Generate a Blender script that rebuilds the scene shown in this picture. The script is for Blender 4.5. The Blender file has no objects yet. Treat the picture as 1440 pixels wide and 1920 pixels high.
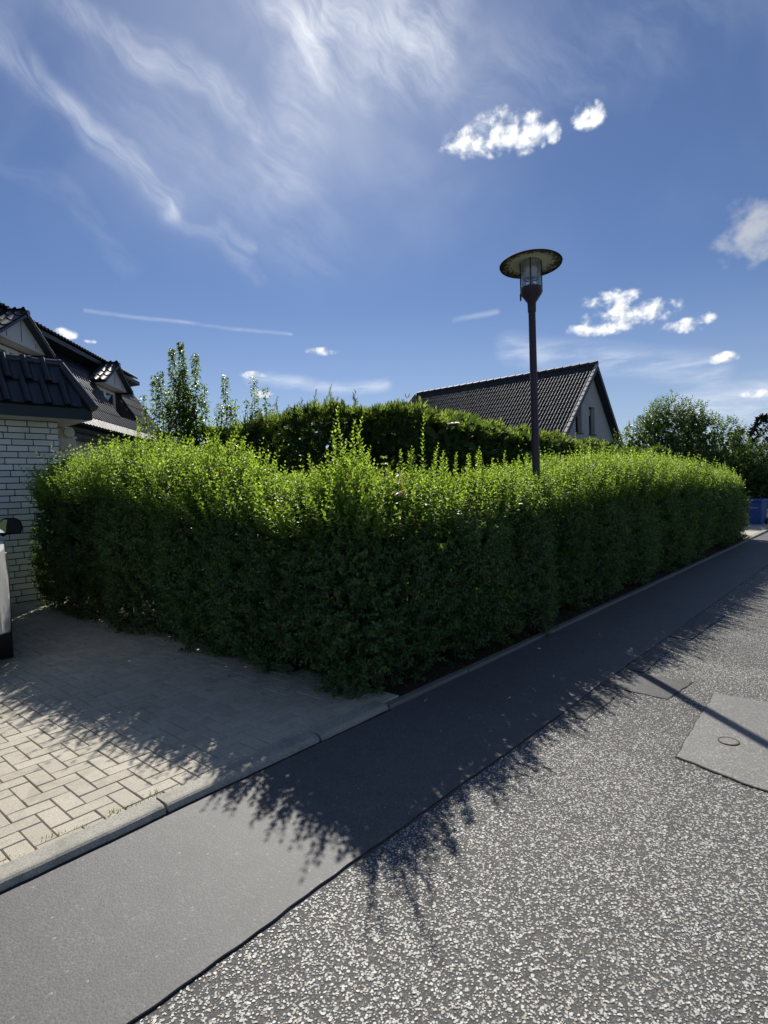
import bpy, bmesh, math, random
import numpy as np
from mathutils import Vector, Matrix

# ------------------------------------------------------------------ camera
C = bpy.context.scene.collection
scene = bpy.context.scene
random.seed(7)
RNG = np.random.default_rng(11)
R = math.radians


def make_camera():
    yaw, pitch, roll, eye = R(41.5), R(-2.30), R(-2.13), 1.55
    fwd = Vector((-math.sin(yaw), math.cos(yaw), 0)); right = Vector((math.cos(yaw), math.sin(yaw), 0)); up = Vector((0, 0, 1))
    f2 = fwd * math.cos(pitch) + up * math.sin(pitch); u2 = up * math.cos(pitch) - fwd * math.sin(pitch)
    r3 = right * math.cos(roll) + u2 * math.sin(roll); u3 = u2 * math.cos(roll) - right * math.sin(roll)
    cam = bpy.data.cameras.new('camera'); o = bpy.data.objects.new('camera', cam); C.objects.link(o)
    cam.sensor_fit = 'VERTICAL'; cam.sensor_height = 24; cam.sensor_width = 18; cam.lens = 24 * 1096 / 1920
    cam.clip_start = .05; cam.clip_end = 2000
    o.matrix_world = Matrix(((r3.x, u3.x, -f2.x, 0), (r3.y, u3.y, -f2.y, 0), (r3.z, u3.z, -f2.z, eye), (0, 0, 0, 1)))
    scene.camera = o


make_camera()
SUN_EL = R(39.4)
SUN_H = Vector((-.737, .676, 0)).normalized()          # horizontal direction towards the sun
SUN_STRENGTH = 5.0
SKY_STRENGTH = .062
EXPOSURE = .22


# ------------------------------------------------------------------ node helpers
class NT:
    def __init__(s, tree):
        s.t = tree; s.n = tree.nodes; s.l = tree.links

    def node(s, typ, **kw):
        n = s.n.new(typ)
        for k, v in kw.items():
            setattr(n, k, v)
        return n

    def put(s, sock, v):
        if isinstance(v, X): v = v.s
        if isinstance(v, bpy.types.NodeSocket): s.l.new(v, sock)
        else: sock.default_value = v

    def m(s, op, *a, clamp=False):
        n = s.node('ShaderNodeMath', operation=op, use_clamp=clamp)
        for i, v in enumerate(a): s.put(n.inputs[i], v)
        return X(s, n.outputs[0])

    def noise(s, vec, scale, detail=4, rough=.55, dist=0, out=0):
        n = s.node('ShaderNodeTexNoise'); s.put(n.inputs['Vector'], vec)
        n.inputs['Scale'].default_value = scale; n.inputs['Detail'].default_value = detail
        n.inputs['Roughness'].default_value = rough; n.inputs['Distortion'].default_value = dist
        return X(s, n.outputs[out])

    def voro(s, vec, scale, feature='F1', rand=1, out='Distance'):
        n = s.node('ShaderNodeTexVoronoi', feature=feature); s.put(n.inputs['Vector'], vec)
        n.inputs['Scale'].default_value = scale; n.inputs['Randomness'].default_value = rand
        return X(s, n.outputs[out])

    def ramp(s, v, pts):
        n = s.node('ShaderNodeValToRGB'); s.put(n.inputs[0], v); e = n.color_ramp.elements
        while len(e) < len(pts): e.new(.5)
        for q, (p, c) in zip(e, pts):
            q.position = p; q.color = (*c, 1) if len(c) == 3 else c
        return X(s, n.outputs[0])

    def mix(s, f, a, b, mode='MIX'):
        n = s.node('ShaderNodeMix', data_type='RGBA', blend_type=mode, clamp_factor=True)
        s.put(n.inputs[0], f)
        for i, v in ((6, a), (7, b)):
            if isinstance(v, tuple) and len(v) == 3: v = (*v, 1)
            s.put(n.inputs[i], v)
        return X(s, n.outputs[2])

    def smooth(s, v, a, b):
        n = s.node('ShaderNodeMapRange', interpolation_type='SMOOTHSTEP', clamp=True); s.put(n.inputs[0], v)
        n.inputs[1].default_value = a; n.inputs[2].default_value = b
        return X(s, n.outputs[0])

    def comb(s, x, y, z=0.):
        n = s.node('ShaderNodeCombineXYZ')
        for i, v in enumerate((x, y, z)): s.put(n.inputs[i], v)
        return X(s, n.outputs[0])

    def sep(s, v):
        n = s.node('ShaderNodeSeparateXYZ'); s.put(n.inputs[0], v)
        return [X(s, o) for o in n.outputs]

    def bump(s, h, strength=.5, dist=.01):
        n = s.node('ShaderNodeBump'); s.put(n.inputs['Height'], h)
        n.inputs['Strength'].default_value = strength; n.inputs['Distance'].default_value = dist
        return X(s, n.outputs[0])


class X:
    def __init__(s, nt, sock): s.nt = nt; s.s = sock
    def __add__(a, b): return a.nt.m('ADD', a, b)
    __radd__ = __add__
    def __sub__(a, b): return a.nt.m('SUBTRACT', a, b)
    def __rsub__(a, b): return a.nt.m('SUBTRACT', b, a)
    def __mul__(a, b): return a.nt.m('MULTIPLY', a, b)
    __rmul__ = __mul__
    def __truediv__(a, b): return a.nt.m('DIVIDE', a, b)


# ------------------------------------------------------------------ sky
def make_world():
    w = bpy.data.worlds.new('World'); scene.world = w; w.use_nodes = True
    t = NT(w.node_tree); t.n.clear()
    out = t.node('ShaderNodeOutputWorld'); bg = t.node('ShaderNodeBackground'); t.l.new(bg.outputs[0], out.inputs[0])
    sky = t.node('ShaderNodeTexSky', sky_type='NISHITA'); sky.sun_disc = False
    sky.sun_elevation = SUN_EL; sky.sun_rotation = math.atan2(SUN_H.x, SUN_H.y)
    sky.air_density = 1.0; sky.dust_density = .15; sky.ozone_density = 2.5; sky.altitude = 30
    co = t.node('ShaderNodeTexCoord').outputs['Generated']
    nrm = t.node('ShaderNodeVectorMath', operation='NORMALIZE'); t.l.new(co, nrm.inputs[0])
    x, y, z = t.sep(nrm.outputs[0])
    az = t.m('ARCTAN2', x, y) * (180 / math.pi)
    el = t.m('ARCSINE', z) * (180 / math.pi)
    # softly warped coordinates so that no cloud has a drawn edge
    p0 = t.comb(az, el)
    wn = t.node('ShaderNodeTexNoise'); t.put(wn.inputs['Vector'], p0)
    wn.inputs['Scale'].default_value = .13; wn.inputs['Detail'].default_value = 3
    wx, wy, _ = t.sep(wn.outputs['Color'])
    waz = az + (wx - .5) * 7.0; wel = el + (wy - .5) * 4.5
    # --- cirrus: bands on the sky, broken into fibres
    c38, s38 = math.cos(R(-34)), math.sin(R(-34))
    u = waz * c38 + wel * s38; v = wel * c38 - waz * s38
    fib = t.noise(t.comb(u * .12, v * .46), 1.0, 7, .6, .25)
    fib2 = t.noise(t.comb(u * .22, v * .5, 3.), 1.0, 6, .58, .1)
    broad = t.noise(p0, .055, 4, .55, .6)

    saz = az + (wx - .5) * 1.6; sel = el + (wy - .5) * .9

    def band(pts, w0, k, calm=False):
        A, E = (saz, sel) if calm else (waz, wel)
        best = None
        for (a0, e0), (a1, e1) in zip(pts, pts[1:]):
            dx, dy = a1 - a0, e1 - e0; L2 = dx * dx + dy * dy
            px, py = A - a0, E - e0
            h = t.m('MULTIPLY', px * (dx / L2) + py * (dy / L2), 1.0, clamp=True)
            qx, qy = px - h * dx, py - h * dy
            d = t.m('SQRT', qx * qx + qy * qy)
            best = d if best is None else t.m('MINIMUM', best, d)
        return (1.0 - t.smooth(best, 0, w0)) * k

    cir = band([(-76, 34), (-67.2, 29.8), (-62.3, 26.8), (-60, 25)], 2.1, .50)
    cir = cir + band([(-60, 25), (-58, 23.4), (-52.5, 19.5)], 1.1, .24)
    cir = cir + band([(-69, 36.5), (-62.6, 35.4), (-55, 33), (-51.5, 31.0)], 2.0, .38)
    cir = cir + band([(-73, 26.5), (-68.3, 24), (-64, 19.5)], 1.5, .16)
    cir = cir + band([(-50, 41), (-46, 37.5), (-41, 36.6), (-36, 37)], 6.0, .72)
    cir = cir + band([(-46.5, 36), (-47.5, 31.5), (-50, 28)], 4.0, .28)
    cir = cir + band([(-33, 33.5), (-26, 33), (-19, 33.2), (-10, 36)], 5., .17)
    cir = cir + band([(-55.8, 23.2), (-53.4, 22.0)], 1.0, .32)
    cir = cir + band([(-62, 31), (-54, 26.5), (-48, 23)], 7., .14)
    cir = cir * (t.smooth(fib, .30, .78) * .78 + t.smooth(fib2, .40, .80) * .35 + .06) * .86
    veil = .035 + t.smooth(broad, .42, .75) * t.smooth(el, 14, 32) * .12
    low = band([(-53.5, 10.6), (-49.3, 10.3), (-46.2, 9.8), (-41, 10.0)], .9, .5, True) + band([(-29, 12.6), (-22.1, 11.2), (-12, 8.9)], 2.0, .42, True)
    low = low + band([(-67.5, 15.9), (-59.3, 15.6), (-49.8, 14.6)], .26, .32, True) + band([(-14, 5.6), (-8, 6.2), (2, 5.5)], 2.6, .6, True)
    low = low + band([(-34, 15.5), (-30, 15.9)], .4, .25, True)
    low = low * (t.smooth(t.noise(t.comb(az * .2, el * .9), 1.0, 5, .6, .3), .3, .7) * .85 + .15)
    haze = (1.0 - t.smooth(el, 0, 20)) * .24
    thin = t.m('ADD', cir + veil, low + haze, clamp=True)
    sd = t.node('ShaderNodeVectorMath', operation='DOT_PRODUCT'); t.put(sd.inputs[0], nrm.outputs[0])
    sd.inputs[1].default_value = (SUN_H.x * math.cos(SUN_EL), SUN_H.y * math.cos(SUN_EL), math.sin(SUN_EL))
    glow = t.smooth(X(t, sd.outputs["Value"]), .915, 1.0)          # thin cloud scatters forward, brighter round the sun
    thin = t.m('ADD', thin, glow * .09, clamp=True)
    ccirrus = t.mix(glow, (.70, .76, .86), (.95, .97, 1.0))
    # --- cumulus: lumps of fine noise inside a few ellipses
    p1 = t.comb(az, el * 1.12)
    n1 = t.noise(p1, .6, 5, .52, .2); n1s = t.noise(t.comb(az - .2, el * 1.12 + .5), .6, 5, .52, .2)
    nb = t.noise(p1, 1.5, 4, .5)
    cells = 1.0 - t.voro(t.comb(az + (n1 - .5) * 1.2, el * 1.25 + (nb - .5) * .8), 1.0, 'SMOOTH_F1')
    fld = None
    for (a, e, ra, re) in [(-30.3, 29.5, 4.4, 1.35), (-29.2, 30.0, 2.9, 1.55), (-26.5, 29.3, 1.6, 1.7), (-24.5, 29.2, .8, .9), (-21.4, 29.8, 1.6, 1.05),
 (-19.9, 15.8, 2.5, .85), (-18.2, 14.4, 4.2, 1.15), (-20.6, 13.7, 3.2, .85),
                           (-14.0, 12.8, 1.8, .65), (-12.2, 13.2, .75, .5), (-11.2, 9.8, 1.3, .5), (-47, 13.2, 1.7, .42),
                           (-53.5, 11.1, 1.3, .36), (-52.8, 9.3, 1.1, .34), (-69.2, 14.0, .9, .5), (-67.4, 13.5, .55, .25),
                           (-8.6, 6.6, 1.4, .4), (-23, 4.0, 3.0, 1.0), (-2, 24, 3.5, 1.3), (30, 22, 7, 2.5), (75, 15, 9, 2), (-110, 17, 6, 2)]:
        dx = (az - a) * (1 / ra); dy = (el - e) * (1 / re)
        f = 1.0 - (dx * dx + dy * dy)
        fld = f if fld is None else t.m('MAXIMUM', fld, f)
    gx = (az + 7.4) * (1 / 4.6); gy = (el - 19.0 - (az + 8.7) * .12) * (1 / 2.9)
    grey = t.smooth((1.0 - (gx * gx + gy * gy)) + (n1 - .5) * 2.4, .0, 1.3) * .72
    dens = fld * .55 + (n1 - .5) * 2.3 + (cells - .5) * .2 + (nb - .5) * .85 + .06
    ca = t.smooth(dens, -.05, .78) * t.smooth(fld, -.45, .30)
    shade = t.smooth((n1 - n1s) * 3.0 + dens * .25, -.30, .45)
    ccol = t.mix(shade, (.50, .56, .66), (.95, .96, .97))
    sm = t.node('ShaderNodeVectorMath', operation='MULTIPLY'); t.l.new(sky.outputs[0], sm.inputs[0])
    k = SKY_STRENGTH
    sm.inputs[1].default_value = (.575 * k, .71 * k, .965 * k)
    base = t.mix(thin, X(t, sm.outputs[0]), ccirrus)
    base = t.mix(grey, base, (.56, .58, .61))
    col = t.mix(ca, base, ccol)
    dv = t.node('ShaderNodeVectorMath', operation='SCALE'); t.put(dv.inputs[0], col); dv.inputs['Scale'].default_value = 1 / k
    t.l.new(dv.outputs[0], bg.inputs[0]); bg.inputs[1].default_value = k


make_world()
sun = bpy.data.lights.new('sun', 'SUN'); sun.energy = SUN_STRENGTH; sun.angle = R(.53); sun.color = (1, .955, .88)
so = bpy.data.objects.new('sun', sun); C.objects.link(so); so.location = (-20, 18, 30)
sv = SUN_H * math.cos(SUN_EL) + Vector((0, 0, math.sin(SUN_EL)))
so.rotation_euler = sv.to_track_quat('Z', 'Y').to_euler()
vs = scene.view_settings
vs.view_transform = 'Standard'; vs.look = 'None'; vs.exposure = EXPOSURE; vs.gamma = 1; vs.use_curve_mapping = False
cy = scene.cycles
cy.use_denoising = True; cy.max_bounces = 8; cy.transparent_max_bounces = 12; cy.sample_clamp_indirect = 8
cy.use_adaptive_sampling = True; cy.adaptive_threshold = .012


# ------------------------------------------------------------------ object helpers
def link(name, me, mat=None, parent=None, loc=None):
    o = bpy.data.objects.new(name, me); C.objects.link(o)
    if mat is not None and not me.materials: me.materials.append(mat)
    if parent is not None: o.parent = parent
    if loc is not None: o.location = loc
    return o


def tag(o, label=None, cat=None, group=None, kind=None):
    for k, v in (('label', label), ('category', cat), ('group', group), ('kind', kind)):
        if v: o[k] = v
    return o


def empty(name, loc=(0, 0, 0), rz=0, **kw):
    o = bpy.data.objects.new(name, None); C.objects.link(o); o.location = loc; o.rotation_euler = (0, 0, rz)
    o.empty_display_size = .2
    return tag(o, **kw)


class MB:
    """collects simple shapes into one mesh"""
    def __init__(s): s.bm = bmesh.new()

    def face(s, pts): return s.bm.faces.new([s.bm.verts.new(p) for p in pts])

    def box(s, lo, hi, M=None):
        p = [Vector((x, y, z)) for z in (lo[2], hi[2]) for y in (lo[1], hi[1]) for x in (lo[0], hi[0])]
        if M is not None: p = [M @ q for q in p]
        v = [s.bm.verts.new(q) for q in p]
        for f in ((0, 2, 3, 1), (4, 5, 7, 6), (0, 1, 5, 4), (2, 6, 7, 3), (0, 4, 6, 2), (1, 3, 7, 5)):
            s.bm.faces.new([v[i] for i in f])
        return s

    def prism(s, poly, axis_fn, a, b):
        """poly: 2D points; axis_fn(p2, t) -> 3D"""
        A = [s.bm.verts.new(axis_fn(p, a)) for p in poly]; B = [s.bm.verts.new(axis_fn(p, b)) for p in poly]
        s.bm.faces.new(A); s.bm.faces.new(B[::-1])
        n = len(poly)
        for i in range(n): s.bm.faces.new((A[i], B[i], B[(i + 1) % n], A[(i + 1) % n]))
        return s

    def tube(s, pts, rad, seg=8, caps=True):
        pts = [Vector(p) for p in pts]; rings = []
        if not hasattr(rad, '__len__'): rad = [rad] * len(pts)
        for i, p in enumerate(pts):
            d = (pts[min(i + 1, len(pts) - 1)] - pts[max(i - 1, 0)]).normalized()
            a = d.orthogonal().normalized() if i == 0 else (rings_a - d * rings_a.dot(d)).normalized()
            rings_a = a; b = d.cross(a)
            rings.append([s.bm.verts.new(p + (a * math.cos(2 * math.pi * k / seg) + b * math.sin(2 * math.pi * k / seg)) * rad[i]) for k in range(seg)])
        for r0, r1 in zip(rings, rings[1:]):
            for k in range(seg): s.bm.faces.new((r0[k], r0[(k + 1) % seg], r1[(k + 1) % seg], r1[k]))
        if caps: s.bm.faces.new(rings[0][::-1]); s.bm.faces.new(rings[-1])
        return s

    def lathe(s, prof, seg=24, o=(0, 0, 0), close=True):
        rings = []
        for r, z in prof:
            rings.append([s.bm.verts.new((o[0] + r * math.cos(2 * math.pi * k / seg), o[1] + r * math.sin(2 * math.pi * k / seg), o[2] + z)) for k in range(seg)])
        for r0, r1 in zip(rings, rings[1:]):
            for k in range(seg): s.bm.faces.new((r0[k], r0[(k + 1) % seg], r1[(k + 1) % seg], r1[k]))
        if close:
            s.bm.faces.new(rings[0][::-1]); s.bm.faces.new(rings[-1])
        return s

    def mesh(s, name, smooth=False, bevel=0, seg=1, recalc=True):
        bm = s.bm
        bmesh.ops.remove_doubles(bm, verts=bm.verts, dist=1e-5)
        if recalc: bmesh.ops.recalc_face_normals(bm, faces=bm.faces)
        if bevel:
            bmesh.ops.bevel(bm, geom=[e for e in bm.edges if len(e.link_faces) == 2 and e.calc_face_angle(0) > .5], offset=bevel, segments=seg, affect='EDGES', profile=.5, clamp_overlap=True)
        me = bpy.data.meshes.new(name); bm.to_mesh(me); bm.free()
        if smooth:
            me.polygons.foreach_set('use_smooth', [True] * len(me.polygons))
            try: me.set_sharp_from_angle(angle=R(40))
            except Exception: pass
        return me

    def obj(s, name, mat, parent=None, loc=None, **kw):
        me = s.mesh(name, **{k: v for k, v in kw.items() if k in ('smooth', 'bevel', 'seg', 'recalc')})
        return link(name, me, mat, parent, loc)


def mesh_np(name, V, Q, attrs=None, smooth=False, mat=None):
    """fast mesh from numpy quads; attrs = {name: one float per face}"""
    V = np.ascontiguousarray(V, np.float32).reshape(-1, 3); Q = np.ascontiguousarray(Q, np.int32).reshape(-1, 4)
    me = bpy.data.meshes.new(name)
    me.vertices.add(len(V)); me.loops.add(Q.size); me.polygons.add(len(Q))
    me.vertices.foreach_set('co', V.ravel()); me.loops.foreach_set('vertex_index', Q.ravel())
    me.polygons.foreach_set('loop_start', np.arange(0, Q.size, 4, dtype=np.int32))
    for k, a in (attrs or {}).items():
        at = me.attributes.new(k, 'FLOAT', 'FACE'); at.data.foreach_set('value', np.ascontiguousarray(a, np.float32))
    me.update(calc_edges=True)
    if not smooth: me.polygons.foreach_set('use_smooth', np.zeros(len(Q), bool))
    if mat: me.materials.append(mat)
    return me


# ------------------------------------------------------------------ materials
def material(name):
    m = bpy.data.materials.new(name); m.use_nodes = True
    t = NT(m.node_tree); b = m.node_tree.nodes['Principled BSDF']
    return m, t, b


def plain(name, col, rough=.6, metal=0, var=.15, scale=8, bump=.0, spec=.5, bscale=60):
    m, t, b = material(name)
    co = t.node('ShaderNodeTexCoord').outputs['Object']
    n = t.noise(co, scale, 5, .6)
    c = t.mix(n, tuple(x * (1 - var) for x in col), tuple(min(1, x * (1 + var)) for x in col))
    t.put(b.inputs['Base Color'], c); b.inputs['Roughness'].default_value = rough; b.inputs['Metallic'].default_value = metal
    b.inputs['Specular IOR Level'].default_value = spec
    if bump: t.put(b.inputs['Normal'], t.bump(t.noise(co, bscale, 4), bump, .01))
    return m


def geo_pos(t): return t.node('ShaderNodeNewGeometry').outputs['Position']


def attr(t, name): return X(t, t.node('ShaderNodeAttribute', attribute_name=name).outputs['Fac'])


def piece_random(t):
    a = attr(t, 'var'); r = X(t, t.node('ShaderNodeObjectInfo').outputs['Random'])
    return t.m('FRACT', a + r)


def leaf_mat(name, old, young, tr_old, tr_young, mixf=.42, rough=.34, brown=None, spec=.5):
    m, t, b = material(name)
    age = attr(t, 'age'); var = attr(t, 'var')
    c = t.mix(age, old, young); tc = t.mix(age, tr_old, tr_young)
    k = t.comb(var * .9 + .55, var * .9 + .55, var * .8 + .6)
    def mul(c):
        n = t.node('ShaderNodeMix', data_type='RGBA', blend_type='MULTIPLY'); n.inputs[0].default_value = 1
        t.put(n.inputs[6], c); t.put(n.inputs[7], k); return X(t, n.outputs[2])
    c = mul(c); tc = mul(tc)
    if brown:
        bf = t.smooth(t.m('FRACT', var * 7.31), .955, .97)
        c = t.mix(bf, c, brown); tc = t.mix(bf, tc, brown)
    t.put(b.inputs['Base Color'], c); b.inputs['Roughness'].default_value = rough; b.inputs['Specular IOR Level'].default_value = spec
    tl = t.node('ShaderNodeBsdfTranslucent'); t.put(tl.inputs['Color'], tc)
    ms = t.node('ShaderNodeMixShader'); ms.inputs[0].default_value = mixf
    t.l.new(b.outputs[0], ms.inputs[1]); t.l.new(tl.outputs[0], ms.inputs[2])
    t.l.new(ms.outputs[0], t.n['Material Output'].inputs['Surface'])
    return m


def mat_asphalt(name, base, speck, rough=.62, spec=.5, bump=.6):
    m, t, b = material(name); p = geo_pos(t)
    big = t.noise(p, .9, 4, .6); mid = t.noise(p, 9, 5, .65); fine = t.noise(p, 95, 5, .85)
    ce = t.voro(p, 120, out='Color'); cr, cg, cb = t.sep(ce)
    d = t.voro(p, 120)
    c = t.mix(t.smooth(fine, .30, .70), tuple(x * .45 for x in base), tuple(x * 1.6 for x in base))
    c = t.mix(t.smooth(cr, .80, 1.0) * .75, c, speck)
    c = t.mix(t.smooth(big * .55 + mid * .45, .38, .62) * .40, c, tuple(x * .62 for x in base))
    crk = t.smooth(cg, .995, .998)
    c = t.mix(crk, c, (.26, .255, .245))
    t.put(b.inputs['Base Color'], c)
    t.put(b.inputs['Roughness'], fine * .25 + (rough - .1)); b.inputs['Specular IOR Level'].default_value = spec
    t.put(b.inputs['Normal'], t.bump((1.0 - d) * .5 + fine * .8 + mid * .12, bump * .7, .003))
    return m


def mat_chipseal():
    m, t, b = material('chip seal road'); p = geo_pos(t)
    big = t.noise(p, .7, 4, .6); mid = t.noise(p, 5, 4, .6)
    pw = t.node('ShaderNodeVectorMath', operation='ADD'); t.l.new(p, pw.inputs[0])
    nz = t.node('ShaderNodeTexNoise'); t.l.new(p, nz.inputs['Vector']); nz.inputs['Scale'].default_value = 60
    sc = t.node('ShaderNodeVectorMath', operation='SCALE'); t.l.new(nz.outputs['Color'], sc.inputs[0]); sc.inputs['Scale'].default_value = .012
    t.l.new(sc.outputs[0], pw.inputs[1])
    pv = pw.outputs[0]
    d = t.voro(pv, 88); cr, cg, cb = t.sep(t.voro(pv, 88, out='Color'))
    x_, y_, z_ = t.sep(p); away = t.m('MAXIMUM', t.smooth(y_, 4.6, 5.3), t.smooth(x_, .7, 1.0))
    stone = (1.0 - t.smooth(d, .36, .50)) * t.smooth(cr, .30, .36) * (away * .85 + .15)
    d2 = t.voro(pv, 190); c2, c3, _ = t.sep(t.voro(pv, 190, out='Color'))
    small = (1.0 - t.smooth(d2, .3, .48)) * t.smooth(c2, .45, .5)
    fine = t.noise(p, 120, 4, .8)
    base = t.mix(t.smooth(fine, .3, .7), (.042, .041, .038), (.15, .146, .135))
    base = t.mix(small * .8, base, t.mix(c3, (.10, .10, .095), (.30, .29, .27)))
    sc_ = t.mix(cg, (.36, .345, .31), (.78, .76, .71))
    sc_ = t.mix(t.smooth(cb, .88, .95), sc_, (.40, .33, .24))
    c = t.mix(stone, base, sc_)
    c = t.mix(t.smooth(big * .6 + mid * .4, .42, .66) * .22, c, (.05, .05, .048))
    t.put(b.inputs['Base Color'], c); b.inputs['Roughness'].default_value = .75; b.inputs['Specular IOR Level'].default_value = .22
    t.put(b.inputs['Normal'], t.bump(stone * 1.0 + small * .5 + fine * .3, .8, .005))
    return m


def mat_chip():
    m, t, b = material('pale road chips'); v = attr(t, 'var'); v2 = t.m('FRACT', v * 17.3)
    c = t.mix(v, (.34, .33, .30), (.76, .745, .70))
    c = t.mix(t.smooth(v2, .88, .92), c, (.42, .34, .24)); c = t.mix(t.smooth(v2, .0, .10) * -1.0 + 1.0, c, (.16, .155, .15))
    t.put(b.inputs['Base Color'], t.mix(t.noise(geo_pos(t), 400, 2) * .3, c, (.25, .24, .22)))
    b.inputs['Roughness'].default_value = .6; b.inputs['Specular IOR Level'].default_value = .35
    return m


def mat_paver(name='concrete paver'):
    m, t, b = material(name); p = geo_pos(t); r = piece_random(t)
    fine = t.noise(p, 190, 4, .8); mid = t.noise(p, 14, 5, .6); big = t.noise(p, 1.1, 3)
    c = t.mix(r, (.42, .37, .275), (.60, .54, .42))
    c = t.mix(t.smooth(fine, .33, .67), t.mix(.62, c, (.22, .19, .14)), t.mix(.45, c, (.72, .67, .56)))
    c = t.mix(t.smooth(mid, .5, .72) * .40, c, (.26, .235, .18))
    c = t.mix(t.smooth(big, .5, .7) * .30, c, (.30, .28, .235))
    st_ = t.noise(p, 3.2, 6, .7, .8); c = t.mix(t.smooth(st_, .54, .70) * .45, c, (.24, .215, .16))
    c = t.mix(t.smooth(t.m('FRACT', r * 5.7), .82, .95) * .4, c, (.34, .315, .26))
    t.put(b.inputs['Base Color'], c); b.inputs['Roughness'].default_value = .72
    t.put(b.inputs['Normal'], t.bump(fine + mid * .6, .55, .003))
    return m


def mat_concrete(name, col=(.33, .32, .29), dark=(.14, .14, .125)):
    m, t, b = material(name); p = geo_pos(t)
    fine = t.noise(p, 130, 4, .8); mid = t.noise(p, 9, 5, .65); big = t.noise(p, 2.0, 3)
    c = t.mix(t.smooth(fine, .3, .7), tuple(x * .6 for x in col), tuple(x * 1.35 for x in col))
    c = t.mix(t.smooth(mid, .48, .75) * .6, c, dark)
    c = t.mix(t.smooth(big, .52, .68) * .5, c, (.20, .21, .15))
    t.put(b.inputs['Base Color'], c); b.inputs['Roughness'].default_value = .75
    t.put(b.inputs['Normal'], t.bump(fine + mid, .6, .004))
    return m


def mat_tile(name, lo, hi, rough=.3, lichen=.25):
    m, t, b = material(name); p = geo_pos(t); r = piece_random(t)
    n = t.noise(p, 22, 5, .7)
    c = t.mix(r, lo, hi)
    c = t.mix(t.smooth(n, .55, .8) * lichen, c, (.14, .15, .13))
    t.put(b.inputs['Base Color'], c); t.put(b.inputs['Roughness'], n * .25 + (rough - .1))
    t.put(b.inputs['Normal'], t.bump(n, .15, .004))
    return m


def mat_brick():
    m, t, b = material('white facing brick'); p = geo_pos(t); r = piece_random(t)
    n = t.noise(p, 35, 5, .7); g = t.noise(p, 2.0, 4)
    c = t.mix(r, (.70, .695, .67), (.87, .865, .84))
    c = t.mix(t.smooth(n, .55, .8) * .3, c, (.42, .42, .39)); c = t.mix(t.smooth(g, .5, .75) * .3, c, (.45, .45, .42))
    t.put(b.inputs['Base Color'], c); b.inputs['Roughness'].default_value = .7
    t.put(b.inputs['Normal'], t.bump(n, .3, .003))
    return m


def mat_ground(name, a, bcol, scale=3.):
    m, t, b = material(name); p = geo_pos(t)
    n = t.noise(p, scale, 6, .65); f = t.noise(p, 60, 4, .7)
    t.put(b.inputs['Base Color'], t.mix(n * .5 + f * .5, a, bcol)); b.inputs['Roughness'].default_value = .95
    b.inputs['Specular IOR Level'].default_value = .15
    t.put(b.inputs['Normal'], t.bump(f + n, .8, .02))
    return m


def mat_lichen():
    m, t, b = material('weathered canopy underside'); co = t.node('ShaderNodeTexCoord').outputs['Object']
    x, y, z = t.sep(co); rr = t.m('SQRT', x * x + y * y)
    n = t.noise(co, 26, 6, .7); n2 = t.noise(co, 60, 4, .7)
    f = t.smooth(n * .6 + n2 * .4 + t.smooth(rr, .12, .34) * .20, .58, .68)
    c = t.mix(f, (.78, .75, .64), (.04, .04, .028))
    c = t.mix(t.smooth(n2, .6, .75) * .5, c, (.22, .22, .10))
    t.put(b.inputs['Base Color'], c); b.inputs['Roughness'].default_value = .8
    return m


def mat_glass(name='whitened lamp glass', col=(.965, .98, .98), rough=.03):
    m, t, b = material(name); t.n.remove(b)
    tr = t.node('ShaderNodeBsdfTransparent'); tr.inputs[0].default_value = (*col, 1)
    gl = t.node('ShaderNodeBsdfGlossy'); gl.inputs['Roughness'].default_value = rough
    lw = t.node('ShaderNodeFresnel'); lw.inputs[0].default_value = 1.5
    f = X(t, lw.outputs[0]) * .9 + .03
    ms = t.node('ShaderNodeMixShader'); t.put(ms.inputs[0], f)
    t.l.new(tr.outputs[0], ms.inputs[1]); t.l.new(gl.outputs[0], ms.inputs[2])
    du = t.node('ShaderNodeBsdfTranslucent'); du.inputs[0].default_value = (.85, .88, .9, 1); m2 = t.node('ShaderNodeMixShader'); m2.inputs[0].default_value = .28  # whitish film mixed in to brighten the glass, in place of milky reflections
    t.l.new(ms.outputs[0], m2.inputs[1]); t.l.new(du.outputs[0], m2.inputs[2]); t.l.new(m2.outputs[0], t.n['Material Output'].inputs[0])
    return m


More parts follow.
